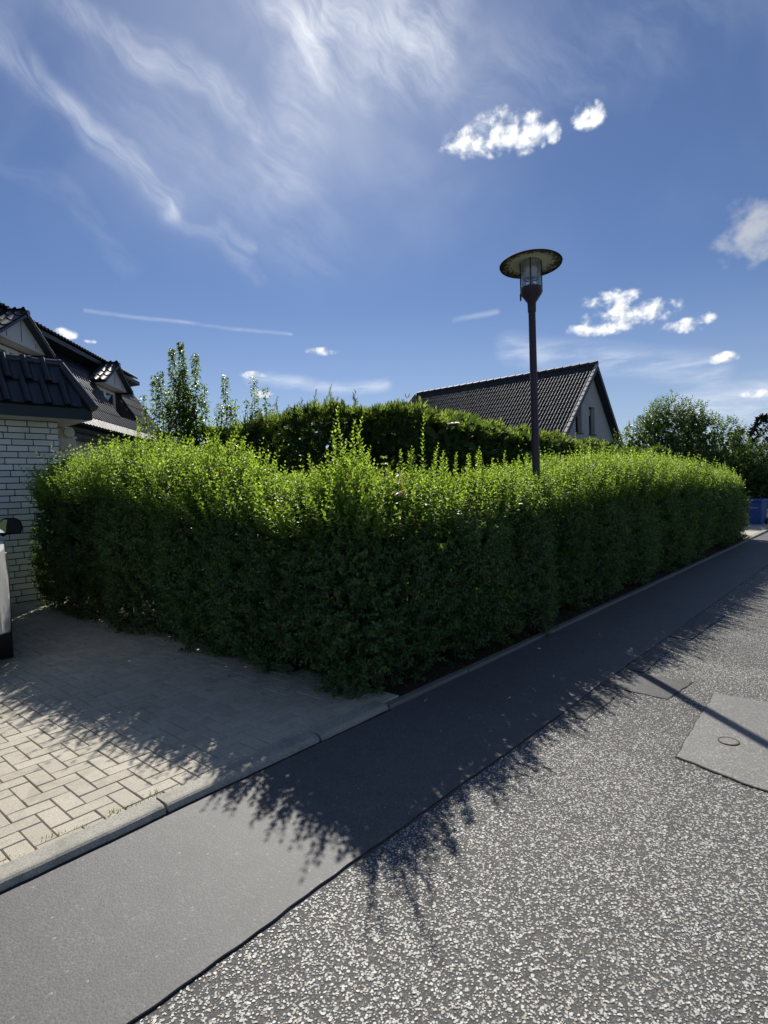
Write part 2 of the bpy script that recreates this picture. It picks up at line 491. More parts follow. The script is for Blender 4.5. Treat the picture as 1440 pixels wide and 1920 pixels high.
M = dict(
    sidewalk=mat_asphalt('sidewalk asphalt', (.118, .116, .113), (.19, .186, .18), rough=.62, spec=.48, bump=.6),
    patch=mat_asphalt('patch asphalt', (.20, .193, .176), (.42, .40, .36), rough=.62, bump=.7),
    newpatch=mat_asphalt('dark patch asphalt', (.065, .064, .062), (.17, .165, .155), rough=.6, bump=.6),
    road=mat_chipseal(), chip=mat_chip(), tar=plain('tar joint', (.012, .012, .013), .7, var=.4, scale=40, bump=.4),
    paver=mat_paver(), kerb=mat_concrete('kerb concrete', (.36, .34, .285), (.15, .15, .125)), edging=mat_concrete('edging concrete', (.19, .185, .165)),
    joint=mat_ground('joint sand', (.02, .018, .013), (.08, .067, .048), 9.), sand=mat_ground('yellow sand', (.36, .27, .14), (.52, .42, .25), 14.),
    grassland=mat_ground('rough grass', (.02, .035, .012), (.05, .07, .02)), soil=mat_ground('dark soil', (.03, .025, .018), (.10, .08, .055), 6.),
    brick=mat_brick(), mortar=plain('dark mortar', (.018, .022, .028), .9, var=.3, scale=50, bump=.3),
    plaster=plain('grey render', (.50, .48, .465), .9, var=.06, scale=3, bump=.15, bscale=90),
    slate=plain('dark fascia board', (.022, .027, .036), .55, var=.2, scale=4),
    soffit=plain('pale soffit board', (.62, .61, .58), .6, var=.06),
    white=plain('white window frame', (.72, .72, .70), .4, var=.04), cream=plain('cream awning', (.62, .58, .47), .6, var=.08),
    gtile=mat_tile('garage roof tile', (.014, .017, .024), (.024, .028, .038), .34, .10),
    htile=mat_tile('glazed house tile', (.016, .017, .022), (.028, .029, .036), .36, .08),
    rtile=mat_tile('weathered concrete tile', (.022, .021, .021), (.042, .040, .039), .58, .3),
    verge=plain('verge tile', (.42, .41, .38), .6, var=.2, scale=6),  # pale grey colour stands in for sunlight on the verge tops
    cap=plain('ridge cap glaze', (.03, .034, .042), .22, var=.2),
    dark=plain('dark opening', (.008, .008, .010), .5), pane=plain('window pane', (.03, .035, .045), .06, var=.1, spec=.7),
    shutter=plain('brown cladding', (.026, .022, .020), .6),
    pole=plain('aubergine lamp paint', (.040, .020, .030), .45, var=.25, scale=6), lichen=mat_lichen(),
    glass=mat_glass(), steel=plain('lamp steel', (.42, .43, .44), .35, metal=.6), reflect_white=plain('enamel reflector', (.86, .86, .84), .5, var=.02), canopy=plain('canopy paint', (.03, .022, .027), .85, spec=.15), reflector=plain('lamp louvre', (.72, .73, .73), .45),
    bulbglass=mat_glass('bulb glass', (.97, .97, .97), .02),
    carpaint=plain('white car paint', (.74, .74, .72), .22, var=.02, spec=.6), blackplastic=plain('black plastic', (.007, .008, .011), .3, var=.2, spec=.25),
    rubber=plain('tyre rubber', (.012, .012, .012), .75, var=.3, scale=30), rim=plain('alloy', (.35, .36, .37), .35, metal=.8),
    mirror=plain('mirror glass', (.80, .82, .84), .02, metal=1, var=.01), carglass=plain('car glass', (.015, .02, .022), .05, spec=.8),
    redlens=plain('red lamp lens', (.30, .012, .012), .15),
    binblue=plain('blue bin plastic', (.016, .075, .28), .42, var=.12), binlid=plain('blue bin lid', (.018, .082, .31), .4, var=.1), print_white=plain('white print', (.7, .7, .7), .6),
    bark=plain('grey brown bark', (.075, .055, .04), .9, var=.4, scale=20, bump=.5), twig=plain('green brown twig', (.07, .065, .03), .8, var=.3, scale=30),
    privet=leaf_mat('privet leaf', (.080, .150, .062), (.115, .185, .020), (.13, .24, .04), (.56, .80, .07), .47, .42, brown=(.16, .10, .035)),
    thuja=leaf_mat('cypress spray', (.055, .098, .036), (.11, .165, .032), (.05, .10, .015), (.42, .56, .08), .40, .5, spec=.3),
    fruit=leaf_mat('fruit tree leaf', (.055, .10, .028), (.09, .15, .025), (.24, .38, .05), (.42, .56, .08), .45, .36),
    bush=leaf_mat('shrub leaf', (.05, .095, .03), (.08, .14, .025), (.11, .20, .03), (.36, .50, .06), .40, .38),
    conifer=leaf_mat('dark conifer needles', (.016, .030, .018), (.035, .06, .03), (.015, .03, .012), (.05, .08, .03), .2, .55, spec=.25),
    maple=leaf_mat('maple leaf', (.06, .12, .02), (.14, .22, .02), (.25, .38, .03), (.50, .62, .05), .45, .4),
    maplered=leaf_mat('young red maple leaf', (.22, .12, .07), (.28, .16, .09), (.60, .34, .18), (.65, .42, .22), .45, .4),
    grass=leaf_mat('joint grass', (.05, .09, .015), (.12, .17, .03), (.15, .24, .03), (.4, .5, .06), .4, .5),
    dust=plain('dry leaf', (.20, .13, .06), .8, var=.4),
)


# ------------------------------------------------------------------ ground, road, pavement
def wob(y, a=.006, k=0.):
    return a * (math.sin(y * 7.1 + k) * .5 + math.sin(y * 17.3 + k * 2) * .3 + math.sin(y * 41.7 + k) * .35 + math.sin(y * 2.3 + k) * .9)


def ys_fine(a, b, step):
    n = max(2, int((b - a) / step)); return [a + (b - a) * i / n for i in range(n + 1)]


def strip(name, x0, x1, z, ys, mat, depth=.06, w0=0., w1=0., k=0., bevel=0., parent=None):
    """a slab along the street whose two long edges wander a little; x0 < x1; rounded by bevel on the x1 side"""
    m = MB(); prev = None
    for y in ys:
        a = x0 + (wob(y, w0, k + 1) if w0 else 0); b = x1 + (wob(y, w1, k) if w1 else 0)
        if bevel: pts = [(a, z - depth), (a, z), (b - bevel, z), (b - bevel * .62, z - bevel * .08), (b - bevel * .29, z - bevel * .29), (b - bevel * .08, z - bevel * .62), (b, z - bevel), (b, z - depth)]
        else: pts = [(a, z - depth), (a, z), (b, z), (b + .003, z - depth)]
        row = [m.bm.verts.new((p[0], y, p[1])) for p in pts]
        if prev:
            for i in range(len(row) - 1): m.bm.faces.new((prev[i], prev[i + 1], row[i + 1], row[i]))
        else: first = row
        prev = row
    m.bm.faces.new(first); m.bm.faces.new(prev[::-1])
    return m.obj(name, mat, parent)


XS, XK = -1.705, -2.665            # road edge and kerb edge of the pavement
g = MB(); g.face([(-500, -500, -.06), (500, -500, -.06), (500, 500, -.06), (-500, 500, -.06)])
tag(g.obj('ground', M['grassland']), kind='structure')
g = MB(); g.face([(-1.76, -40, 0), (4.6, -40, 0), (4.6, 160, 0), (-1.76, 160, 0)])
road = tag(g.obj('road', M['road']), kind='structure')
pave = strip('sidewalk', XK - .01, XS, .010, ys_fine(-4, 20, .025) + ys_fine(20.2, 160, 2), M['sidewalk'], .09, 0, .005, 0)
tag(pave, kind='structure')
tj = strip('tar_joint', XS - .006, XS + .003, .003, ys_fine(-4, 22, .02), M['tar'], .02, 0, .006, .25, parent=road)
# opposite kerb and pavement, outside the picture
tag(strip('opposite_kerb', 4.6, 4.75, .10, ys_fine(-40, 160, 10), M['kerb'], .2, bevel=.02), kind='structure')
tag(strip('opposite_pavement', 4.752, 6.4, .09, ys_fine(-40, 160, 10), M['sidewalk'], .2), kind='structure')


def sheet(name, poly, z, mat, parent=None, thick=.012):
    m = MB(); top = [m.bm.verts.new((x, y, z)) for x, y in poly]; bot = [m.bm.verts.new((x, y, z - thick)) for x, y in poly]
    m.bm.faces.new(top); n = len(poly)
    for i in range(n): m.bm.faces.new((top[i], bot[i], bot[(i + 1) % n], top[(i + 1) % n]))
    return m.obj(name, mat, parent)


def ragged(pts, step=.05, amp=.006):
    out = []
    for (x0, y0), (x1, y1) in zip(pts, pts[1:] + pts[:1]):
        n = max(1, int(math.hypot(x1 - x0, y1 - y0) / step))
        for i in range(n):
            s = i / n; out.append((x0 + (x1 - x0) * s + random.uniform(-amp, amp), y0 + (y1 - y0) * s + random.uniform(-amp, amp)))
    return out


def patch(poly, mat, z, label):
    P = ragged(poly); cx = sum(p[0] for p in P) / len(P); cy_ = sum(p[1] for p in P) / len(P)
    j = [(x + .006 * (1 if x > cx else -1), y + .006 * (1 if y > cy_ else -1)) for x, y in P]
    sheet('patch_joint', j, z - .0022, M['tar'], road, .01)
    o = sheet('road_patch', P, z, M[mat], road, .012); o['label'] = label


PATCHES = [([(-1.70, 3.66), (-1.53, 3.62), (-1.53, 4.26), (-1.70, 4.28)], 'newpatch', 'narrow dark patch beside the dark trench strip'),
           ([(-1.70, 4.33), (-1.22, 4.30), (-1.18, 4.77), (-1.70, 4.74)], 'newpatch', 'smooth dark asphalt strip crossing from pavement into road'),
           ([(-1.70, 4.82), (-1.54, 4.80), (-1.55, 5.60), (-1.70, 5.62)], 'newpatch', 'narrow dark patch beyond the dark trench strip'),
           ([(-1.70, 6.05), (-1.50, 6.0), (-1.46, 7.3), (-1.70, 7.4)], 'newpatch', 'long dark patch along the pavement edge farther off')]
for i, (p, mt, lb) in enumerate(PATCHES): patch(p, mt, .005 + .0007 * i, lb)
patch([(-.99, 4.60), (-.97, 4.12), (-.93, 3.43), (-.55, 3.30), (.9, 3.2), (.9, 4.45), (-.5, 4.62)], 'patch', .009, 'wide pale smooth asphalt patch crossed by the lamp shadow')
# little round valve cover let into the pale patch
vc = empty('valve_cover', (-.75, 3.79, .0095), label='small round iron valve cover set in pale asphalt patch', cat='cover')
MB().lathe([(.048, 0), (.048, .003), (.0, .0035)], 24, close=False).obj('cover_plate', M['patch'], vc)
MB().lathe([(.049, -.004), (.049, .0045), (.056, .0045), (.056, -.004)], 24, close=False).obj('cover_ring', plain('rusty iron', (.09, .05, .035), .8), vc)


_w = RNG.normal(size=(14, 3)); _wp = RNG.uniform(0, 6.28, 14)


def lump(P, f):
    """smooth pseudo noise, about -1..1"""
    return sum(np.sin(P @ (_w[i] * f * (.6 + .12 * i)) + _wp[i]) for i in range(14)) / 5.0


# pale chips pressed into the road
def in_poly(px, py, poly):
    r = np.zeros(len(px), bool); n = len(poly); j = n - 1
    for i in range(n):
        xi, yi = poly[i]; xj, yj = poly[j]
        c = ((yi > py) != (yj > py)) & (px < (xj - xi) * (py - yi) / (yj - yi + 1e-9) + xi)
        r ^= c; j = i
    return r


def road_chips():
    parts = []
    for x0, x1, y0, y1, den in [(-1.69, .95, .45, 3.3, 11500), (-1.69, -.15, 3.3, 5.4, 8000)]:
        n = int((x1 - x0) * (y1 - y0) * den)
        parts.append(np.c_[RNG.uniform(x0, x1, n), RNG.uniform(y0, y1, n)])
    P = np.vstack(parts)
    keep = np.ones(len(P), bool)
    for p, _, _ in PATCHES: keep &= ~in_poly(P[:, 0], P[:, 1], p)
    keep &= ~in_poly(P[:, 0], P[:, 1], [(-.99, 4.60), (-.97, 4.12), (-.93, 3.43), (-.55, 3.30), (.9, 3.2), (.9, 4.45), (-.5, 4.62)])
    keep &= P[:, 1] > .42 + .0 * P[:, 0]
    Q3 = np.c_[P, np.zeros(len(P))]
    keep &= RNG.uniform(0, 1, len(P)) < .86 + .08 * lump(Q3, 2.2) + .06 * lump(Q3, 9.)      # worn and thicker places
    P = P[keep]; n = len(P)
    rad = np.clip(RNG.gamma(5, .00056, n) + .0013, .0017, .0070); asp = RNG.uniform(.5, 1, n); rot = RNG.uniform(0, 6.28, n)
    a = np.arange(6) * math.pi / 3 + RNG.uniform(-.25, .25, (n, 6)); rr = RNG.uniform(.82, 1.12, (n, 6))
    lx = np.cos(a) * rr; ly = np.sin(a) * rr * asp[:, None]
    c, s = np.cos(rot)[:, None], np.sin(rot)[:, None]
    wx = (lx * c - ly * s) * rad[:, None]; wy = (lx * s + ly * c) * rad[:, None]
    tilt = RNG.normal(0, .07, (n, 2)); V = np.zeros((n, 6, 3))
    V[:, :, 0] = P[:, :1] + wx; V[:, :, 1] = P[:, 1:] + wy
    V[:, :, 2] = .0012 + rad[:, None] * .06 + tilt[:, :1] * wx + tilt[:, 1:] * wy
    Q = (np.array([(0, 1, 2, 3), (0, 3, 4, 5)])[None] + (np.arange(n) * 6)[:, None, None]).reshape(-1, 4)
    var = np.repeat(RNG.uniform(0, 1, n), 2)
    o = link('road_chips', mesh_np('road_chips', V, Q, {'var': var}, mat=M['chip']), parent=road)
    o['kind'] = 'stuff'


road_chips()

# driveway: sand bed, kerb stones, herringbone pavers
drive = MB(); drive.face([(-9.9, -3, .004), (-2.70, -3, .004), (-2.70, 3.019, .004), (-9.9, 3.5, .004)])
drive = tag(drive.obj('driveway', M['joint']), kind='structure')
sd = sheet('sand_edge', ragged([(-2.875, -3), (-2.80, -3), (-2.80, 2.6), (-2.845, 2.55), (-2.86, 1.9), (-2.90, 1.5), (-2.86, 1.2)], .06, .008), .0375, M['sand'], drive); sd['kind'] = 'stuff'
kerbrow = empty('kerb', (0, 0, 0), kind='structure')
y = -2.64
while y < 3.0:
    y1 = min(y + .995, 3.0)
    strip('kerb_stone', -2.795, XK - .006, .050, ys_fine(y, y1 - .010, .05), M['kerb'], .12, .002, .003, y, bevel=.034, parent=kerbrow)
    y += 1.0
strip('kerb_joint', XK - .02, XK + .007, .013, ys_fine(-2.6, 3.0, .03), M['tar'], .03, 0, .004, .6, parent=kerbrow)
edge = empty('edging', (0, 0, 0), kind='structure')
y = 3.005
while y < 16.4:
    strip('edging_stone', -2.728, XK - .006, .036, ys_fine(y, y + .99, .06), M['edging'], .12, .002, .003, y, bevel=.008, parent=edge)
    y += 1.0
soil = MB(); soil.face([(-40, 3.02, .010), (-2.74, 3.02, .010), (-2.74, 16.45, .010), (-40, 16.45, .010)])
tag(soil.obj('garden_soil', M['soil']), kind='structure')
fd = MB(); fd.face([(-9, 16.46, .03), (XK - .13, 16.46, .03), (XK - .13, 23.5, .03), (-9, 23.5, .03)])
mp = mat_paver('far paving'); tag(fd.obj('far_driveway', mp), kind='structure')
tag(strip('far_kerb', XK - .125, XK - .005, .05, ys_fine(16.46, 24, .5), M['kerb'], .1, bevel=.02), kind='structure')


def pavers():
    W = .0985; pos = []
    # 90 degree herringbone on a unit grid: an X stone starts at (i, j) when (i + j) % 4 == 0, a Y stone when it is 2
    for i in range(-64, 14):
        for j in range(-24, 24):
            q = (i + j) % 4
            x0, y0 = -3.722 + i * W, 1.115 + j * W
            if q == 0: pos.append((x0 + W, y0 + W / 2, 0))
            elif q == 2: pos.append((x0 + W / 2, y0 + W, 1))
    ok = []
    for x, y_, k in pos:
        if k == 0 and x + W > -2.70 and x - W < -2.80: x, k = x - W / 2, 2
        hx, hy = ((W, W / 2), (W / 2, W), (W / 2, W / 2))[k]
        if x - hx > -2.80 or x + hx > -2.69 or x - hx < -9.80 or y_ - hy < -1.2: continue
        if y_ + hy > 3.22 + max(0, (-x - 8.9) * .5): continue
        ok.append((x, y_, k))
    def shows(p):
        x, y_, k = p; d = math.hypot(x, y_); vis = 0 if y_ > .255 * -x - .06 else 50
        return d + vis
    ok.sort(key=shows)
    b = .0035
    def stone(L, w, top=.022):
        m = MB().box((-L / 2 + .0021, -w / 2 + .0021, -.03), (L / 2 - .0021, w / 2 - .0021, top)); bm = m.bm
        bmesh.ops.bevel(bm, geom=[e for e in bm.edges if all(v.co.z > 0 for v in e.verts)], offset=b, segments=1, affect='EDGES')
        return m.mesh('paver')
    me = stone(2 * W, W); me.materials.append(M['paver']); half = stone(W, W); half.materials.append(M['paver'])
    for x, y_, k in ok[:300]:
        o = link('paver', half if k == 2 else me, parent=drive, loc=(x, y_, .022 + random.uniform(-.0015, .0015)))
        o.rotation_euler = (random.gauss(0, .006), random.gauss(0, .006), (k % 2) * math.pi / 2 + random.gauss(0, .008))
    n = len(me.vertices); co = np.zeros(n * 3); me.vertices.foreach_get('co', co); co = co.reshape(-1, 3)
    faces = [list(p.vertices) for p in me.polygons]
    V, F, va = [], [], []
    for i, (x, y_, k) in enumerate(ok[300:]):
        a = (k % 2) * math.pi / 2 + random.gauss(0, .008); c, s = math.cos(a), math.sin(a)
        sx = .5 if k == 2 else 1.0
        V.append(np.c_[co[:, 0] * sx * c - co[:, 1] * s + x, co[:, 0] * sx * s + co[:, 1] * c + y_, co[:, 2] + .022 + random.uniform(-.0015, .0015)])
        F += [[v + i * n for v in f] for f in faces]; va += [random.random()] * len(faces)
    m2 = bpy.data.meshes.new('paver_field'); m2.from_pydata(np.vstack(V), [], F)
    at = m2.attributes.new('var', 'FLOAT', 'FACE'); at.data.foreach_set('value', va)
    o = link('paver_field', m2, M['paver'], drive); o['kind'] = 'stuff'


pavers()


# ------------------------------------------------------------------ tiles shared by the roofs
def tile_mesh(w, length, prof, lift=.028, thick=.02):
    V, F = [], []
    for x, z in prof: V.append((x, 0, z + lift))
    for x, z in prof: V.append((x, length, z))
    for x, z in prof: V.append((x, .0, z + lift - thick))
    for x, z in prof: V.append((x, .0, z + lift))
    n = len(prof)
    for i in range(n - 1):
        F.append((i, i + 1, n + i + 1, n + i)); F.append((2 * n + i, 2 * n + i + 1, 3 * n + i + 1, 3 * n + i))
    me = bpy.data.meshes.new('roof_tile'); me.from_pydata(V, [], F, shade_flat=False); me.update()
    return me


GLAZED = [(0, .008), (.02, .045), (.052, .060), (.082, .020), (.15, .006), (.170, .045), (.202, .060), (.232, .020), (.30, .008)]
DOUBLE = [(0, .010), (.022, .038), (.055, .044), (.085, .014), (.15, .008), (.172, .038), (.205, .044), (.235, .014), (.30, .008)]


def lay_tiles(parent, me, mats, frames, most, name='roof_tile', stuff='tile_field'):
    """frames: matrices, the largest-showing first; the first `most` become parts, the rest one joined part"""
    me.materials.append(mats)
    for f in frames[:most]:
        o = link(name, me, parent=parent); o.matrix_local = f
    rest = frames[most:]
    if not rest: return
    n = len(me.vertices); co = np.zeros(n * 3); me.vertices.foreach_get('co', co); co = np.c_[co.reshape(-1, 3), np.ones(n)]
    Q = np.array([list(p.vertices) for p in me.polygons])
    V = np.vstack([(co @ np.array(f).T)[:, :3] for f in rest])
    QQ = (Q[None] + (np.arange(len(rest)) * n)[:, None, None]).reshape(-1, 4)
    o = link(stuff, mesh_np(stuff, V, QQ, {'var': np.repeat(RNG.uniform(0, 1, len(rest)), len(Q))}, smooth=True, mat=mats), parent=parent)
    o['kind'] = 'stuff'


def frame_mat(origin, xd, yd, jitter=.0):
    xd = Vector(xd).normalized(); yd = Vector(yd).normalized(); zd = xd.cross(yd)
    o = Vector(origin) + zd * random.uniform(0, jitter)
    if jitter:
        yd = (yd + xd * random.gauss(0, jitter * .8)).normalized(); xd = yd.cross(zd)
    return Matrix(((xd.x, yd.x, zd.x, o.x), (xd.y, yd.y, zd.y, o.y), (xd.z, yd.z, zd.z, o.z), (0, 0, 0, 1)))


# ------------------------------------------------------------------ white brick garage
def garage():
    ga = empty('garage', (-9.8, 3.52, 0), label='white brick garage with steep black tiled roof edge at driveway end', cat='garage')
    inv = Matrix.Translation((9.8, -3.52, 0))
    def P(x, y_, z): return (x + 9.8, y_ - 3.52, z)
    MB().box((-6.2, -7.0, -.1), (-.030, -.0, 2.765)).obj('wall', M['mortar'], ga)
    L, Hh, jt = .286, .0933, .0140
    def brick_mesh(l):
        m = MB().box((-.025, -l / 2, -(Hh - jt) / 2), (0, l / 2, (Hh - jt) / 2))
        me = m.mesh('brick', bevel=.003); me.materials.append(M['brick']); return me
    full, half = brick_mesh(L - jt), brick_mesh(L / 2 - jt)
    near, far = [], []
    for r in range(30):
        zc = .006 + (r + .5) * Hh - .04
        if zc - Hh / 2 < -.03: zc += 0
        off = [0, -L / 2, -L * .25, -L * .62][r % 4] if r % 7 else -L * .4
        y_ = 0.0
        first = True
        yy = off
        # corner piece fills up to the wall's end
        if off < 0:
            l = -off
            near.append((-l / 2, zc, l)); 
        while yy > -7.0 + L:
            (near if yy > -2.35 else far).append((yy - L / 2, zc, L)); yy -= L
    cache = {round(L, 3): full}
    cnt = 0
    rest = MB()
    for y_, zc, l in near:
        key = round(l, 3)
        if key not in cache: cache[key] = brick_mesh(l - jt)
        o = link('brick', cache[key], parent=ga, loc=(-.006 + random.uniform(-.0012, .0012), y_, zc)); cnt += 1
    for y_, zc, l in far:
        rest.box((-.03, y_ - (l - jt) / 2, zc - (Hh - jt) / 2), (-.006, y_ + (l - jt) / 2, zc + (Hh - jt) / 2))
    o = rest.obj('brick_field', M['brick'], ga); o['kind'] = 'stuff'
    # side wall bricks (turned away from the street)
    sd_ = MB()
    for r in range(29):
        for i in range(20):
            x0 = -.04 - i * L - (L / 2 if r % 2 else 0)
            sd_.box((x0 - L + jt, -.01, .006 + r * Hh - .04 + jt), (x0, .012, .006 + (r + 1) * Hh - .04))
    o = sd_.obj('side_bricks', M['brick'], ga); o['kind'] = 'stuff'
    # roof apron: fascia, soffit, tiles, ridge caps
    ex, ey = .43, .345                           # overhangs
    f = MB()
    f.box((ex - .03, -7.2, 2.775), (ex, ey, 2.935)).box((-6.2, ey - .03, 2.775), (ex - .031, ey, 2.935))
    f.obj('fascia', M['slate'], ga)
    for i in range(4):
        MB().box((.004 + i * .1, -7.1, 2.768), (.096 + i * .1, ey - .034, 2.780)).obj('soffit_board', M['soffit'], ga)
    for i in range(3):
        MB().box((-6.1, .016 + i * .1, 2.766), (-.002, .108 + i * .1, 2.778)).obj('soffit_board', M['soffit'], ga)
    zt, xt, yt = 3.63, .06, .06                   # top edge of the apron
    b = MB()
    b.face([(ex - .01, -7.2, 2.93), (ex - .01, ey, 2.93), (xt, yt, zt), (xt, -7.2, zt)])
    b.face([(ex - .01, ey, 2.93), (-6.2, ey, 2.93), (-6.2, yt, zt), (xt, yt, zt)])
    b.face([(xt, yt, zt), (-6.2, yt, zt), (-6.2, -7.2, zt), (xt, -7.2, zt)])
    b.obj('roof', M['slate'], ga)
    prof = [(0, .008), (.012, .045), (.038, .060), (.066, .060), (.090, .045), (.102, .008), (.185, .004), (.265, .008)]
    tm = tile_mesh(.265, .45, prof, .035, .022)
    sl = Vector((xt - ex, 0, zt - 2.93)); ln = sl.length; sl.normalize()
    fr = []
    for r in range(2):
        for i in range(22):
            y1 = ey - .03 - .12 - i * .265 - (.18 if r else .0)
            o = Vector((ex + .005, y1 - .265, 2.945)) + sl * (.405 * r)
            fr.append(frame_mat(o, (0, 1, 0), sl, .004))
    lay_tiles(ga, tm, M['gtile'], fr, 300)
    # hip caps and ridge caps
    for i in range(16):
        y1 = yt + .0 - i * .42
        m = MB().tube([(xt - .01, y1, zt + .02), (xt - .01, y1 - .40, zt + .014)], [.072, .064], 12); m.obj('ridge_cap', M['cap'], ga, smooth=True)
        MB().tube([(xt - .01, y1 + .01, zt + .02), (xt - .01, y1 - .035, zt + .02)], [.080, .080], 12).obj('cap_collar', M['cap'], ga, smooth=True)
    a = Vector((xt, yt, zt + .02)); c = Vector((ex + .02, ey + .02, 2.945)); d = c - a
    MB().tube([a, a + d * .5], [.062, .070], 12).obj('hip_cap', M['cap'], ga, smooth=True)
    MB().tube([a + d * .46, a + d * 1.0], [.078, .086], 12).obj('hip_cap', M['cap'], ga, smooth=True)
    # rolled-up awning on the garden side
    aw = empty('rolled_awning', (-10.35, 3.53, 2.62), label='cream rolled-up awning with scalloped valance under garage eave', cat='awning')
    m = MB().tube([(0, .36, .06), (-2.6, .36, .06)], .085, 14); m.obj('roll', M['cream'], aw, smooth=True)
    MB().box((-.10, .02, -.02), (-.04, .34, .14)).obj('bracket', M['cream'], aw, bevel=.02)
    MB().box((-.30, .02, -.05), (-.12, .26, .12)).obj('cassette_end', M['cream'], aw, bevel=.03, seg=2)
    MB().box((-2.6, .40, -.045), (.02, .46, -.015)).obj('front_rail', M['white'], aw)
    v = MB(); prev = None
    for i in range(160):
        x = .01 - i * 2.6 / 160; z = -.20 - .05 * abs(math.sin(i * .26)); p = (v.bm.verts.new((x, .44 + .008 * math.sin(i * .7), -.046)), v.bm.verts.new((x, .44 + .02 * math.sin(i * .7), z)))
        if prev: v.bm.faces.new((prev[0], prev[1], p[1], p[0]))
        prev = p
    v.obj('valance', M['cream'], aw)
    v = MB(); prev = None
    for i in range(26):
        y_ = .44 - i * .4 / 26; z = -.18 - .07 * abs(math.sin(i * .38)); p = (v.bm.verts.new((.012, y_, -.05)), v.bm.verts.new((.012 + .01 * math.sin(i), y_, z)))
        if prev: v.bm.faces.new((prev[0], prev[1], p[1], p[0]))
        prev = p
    v.obj('side_valance', M['cream'], aw)


garage()


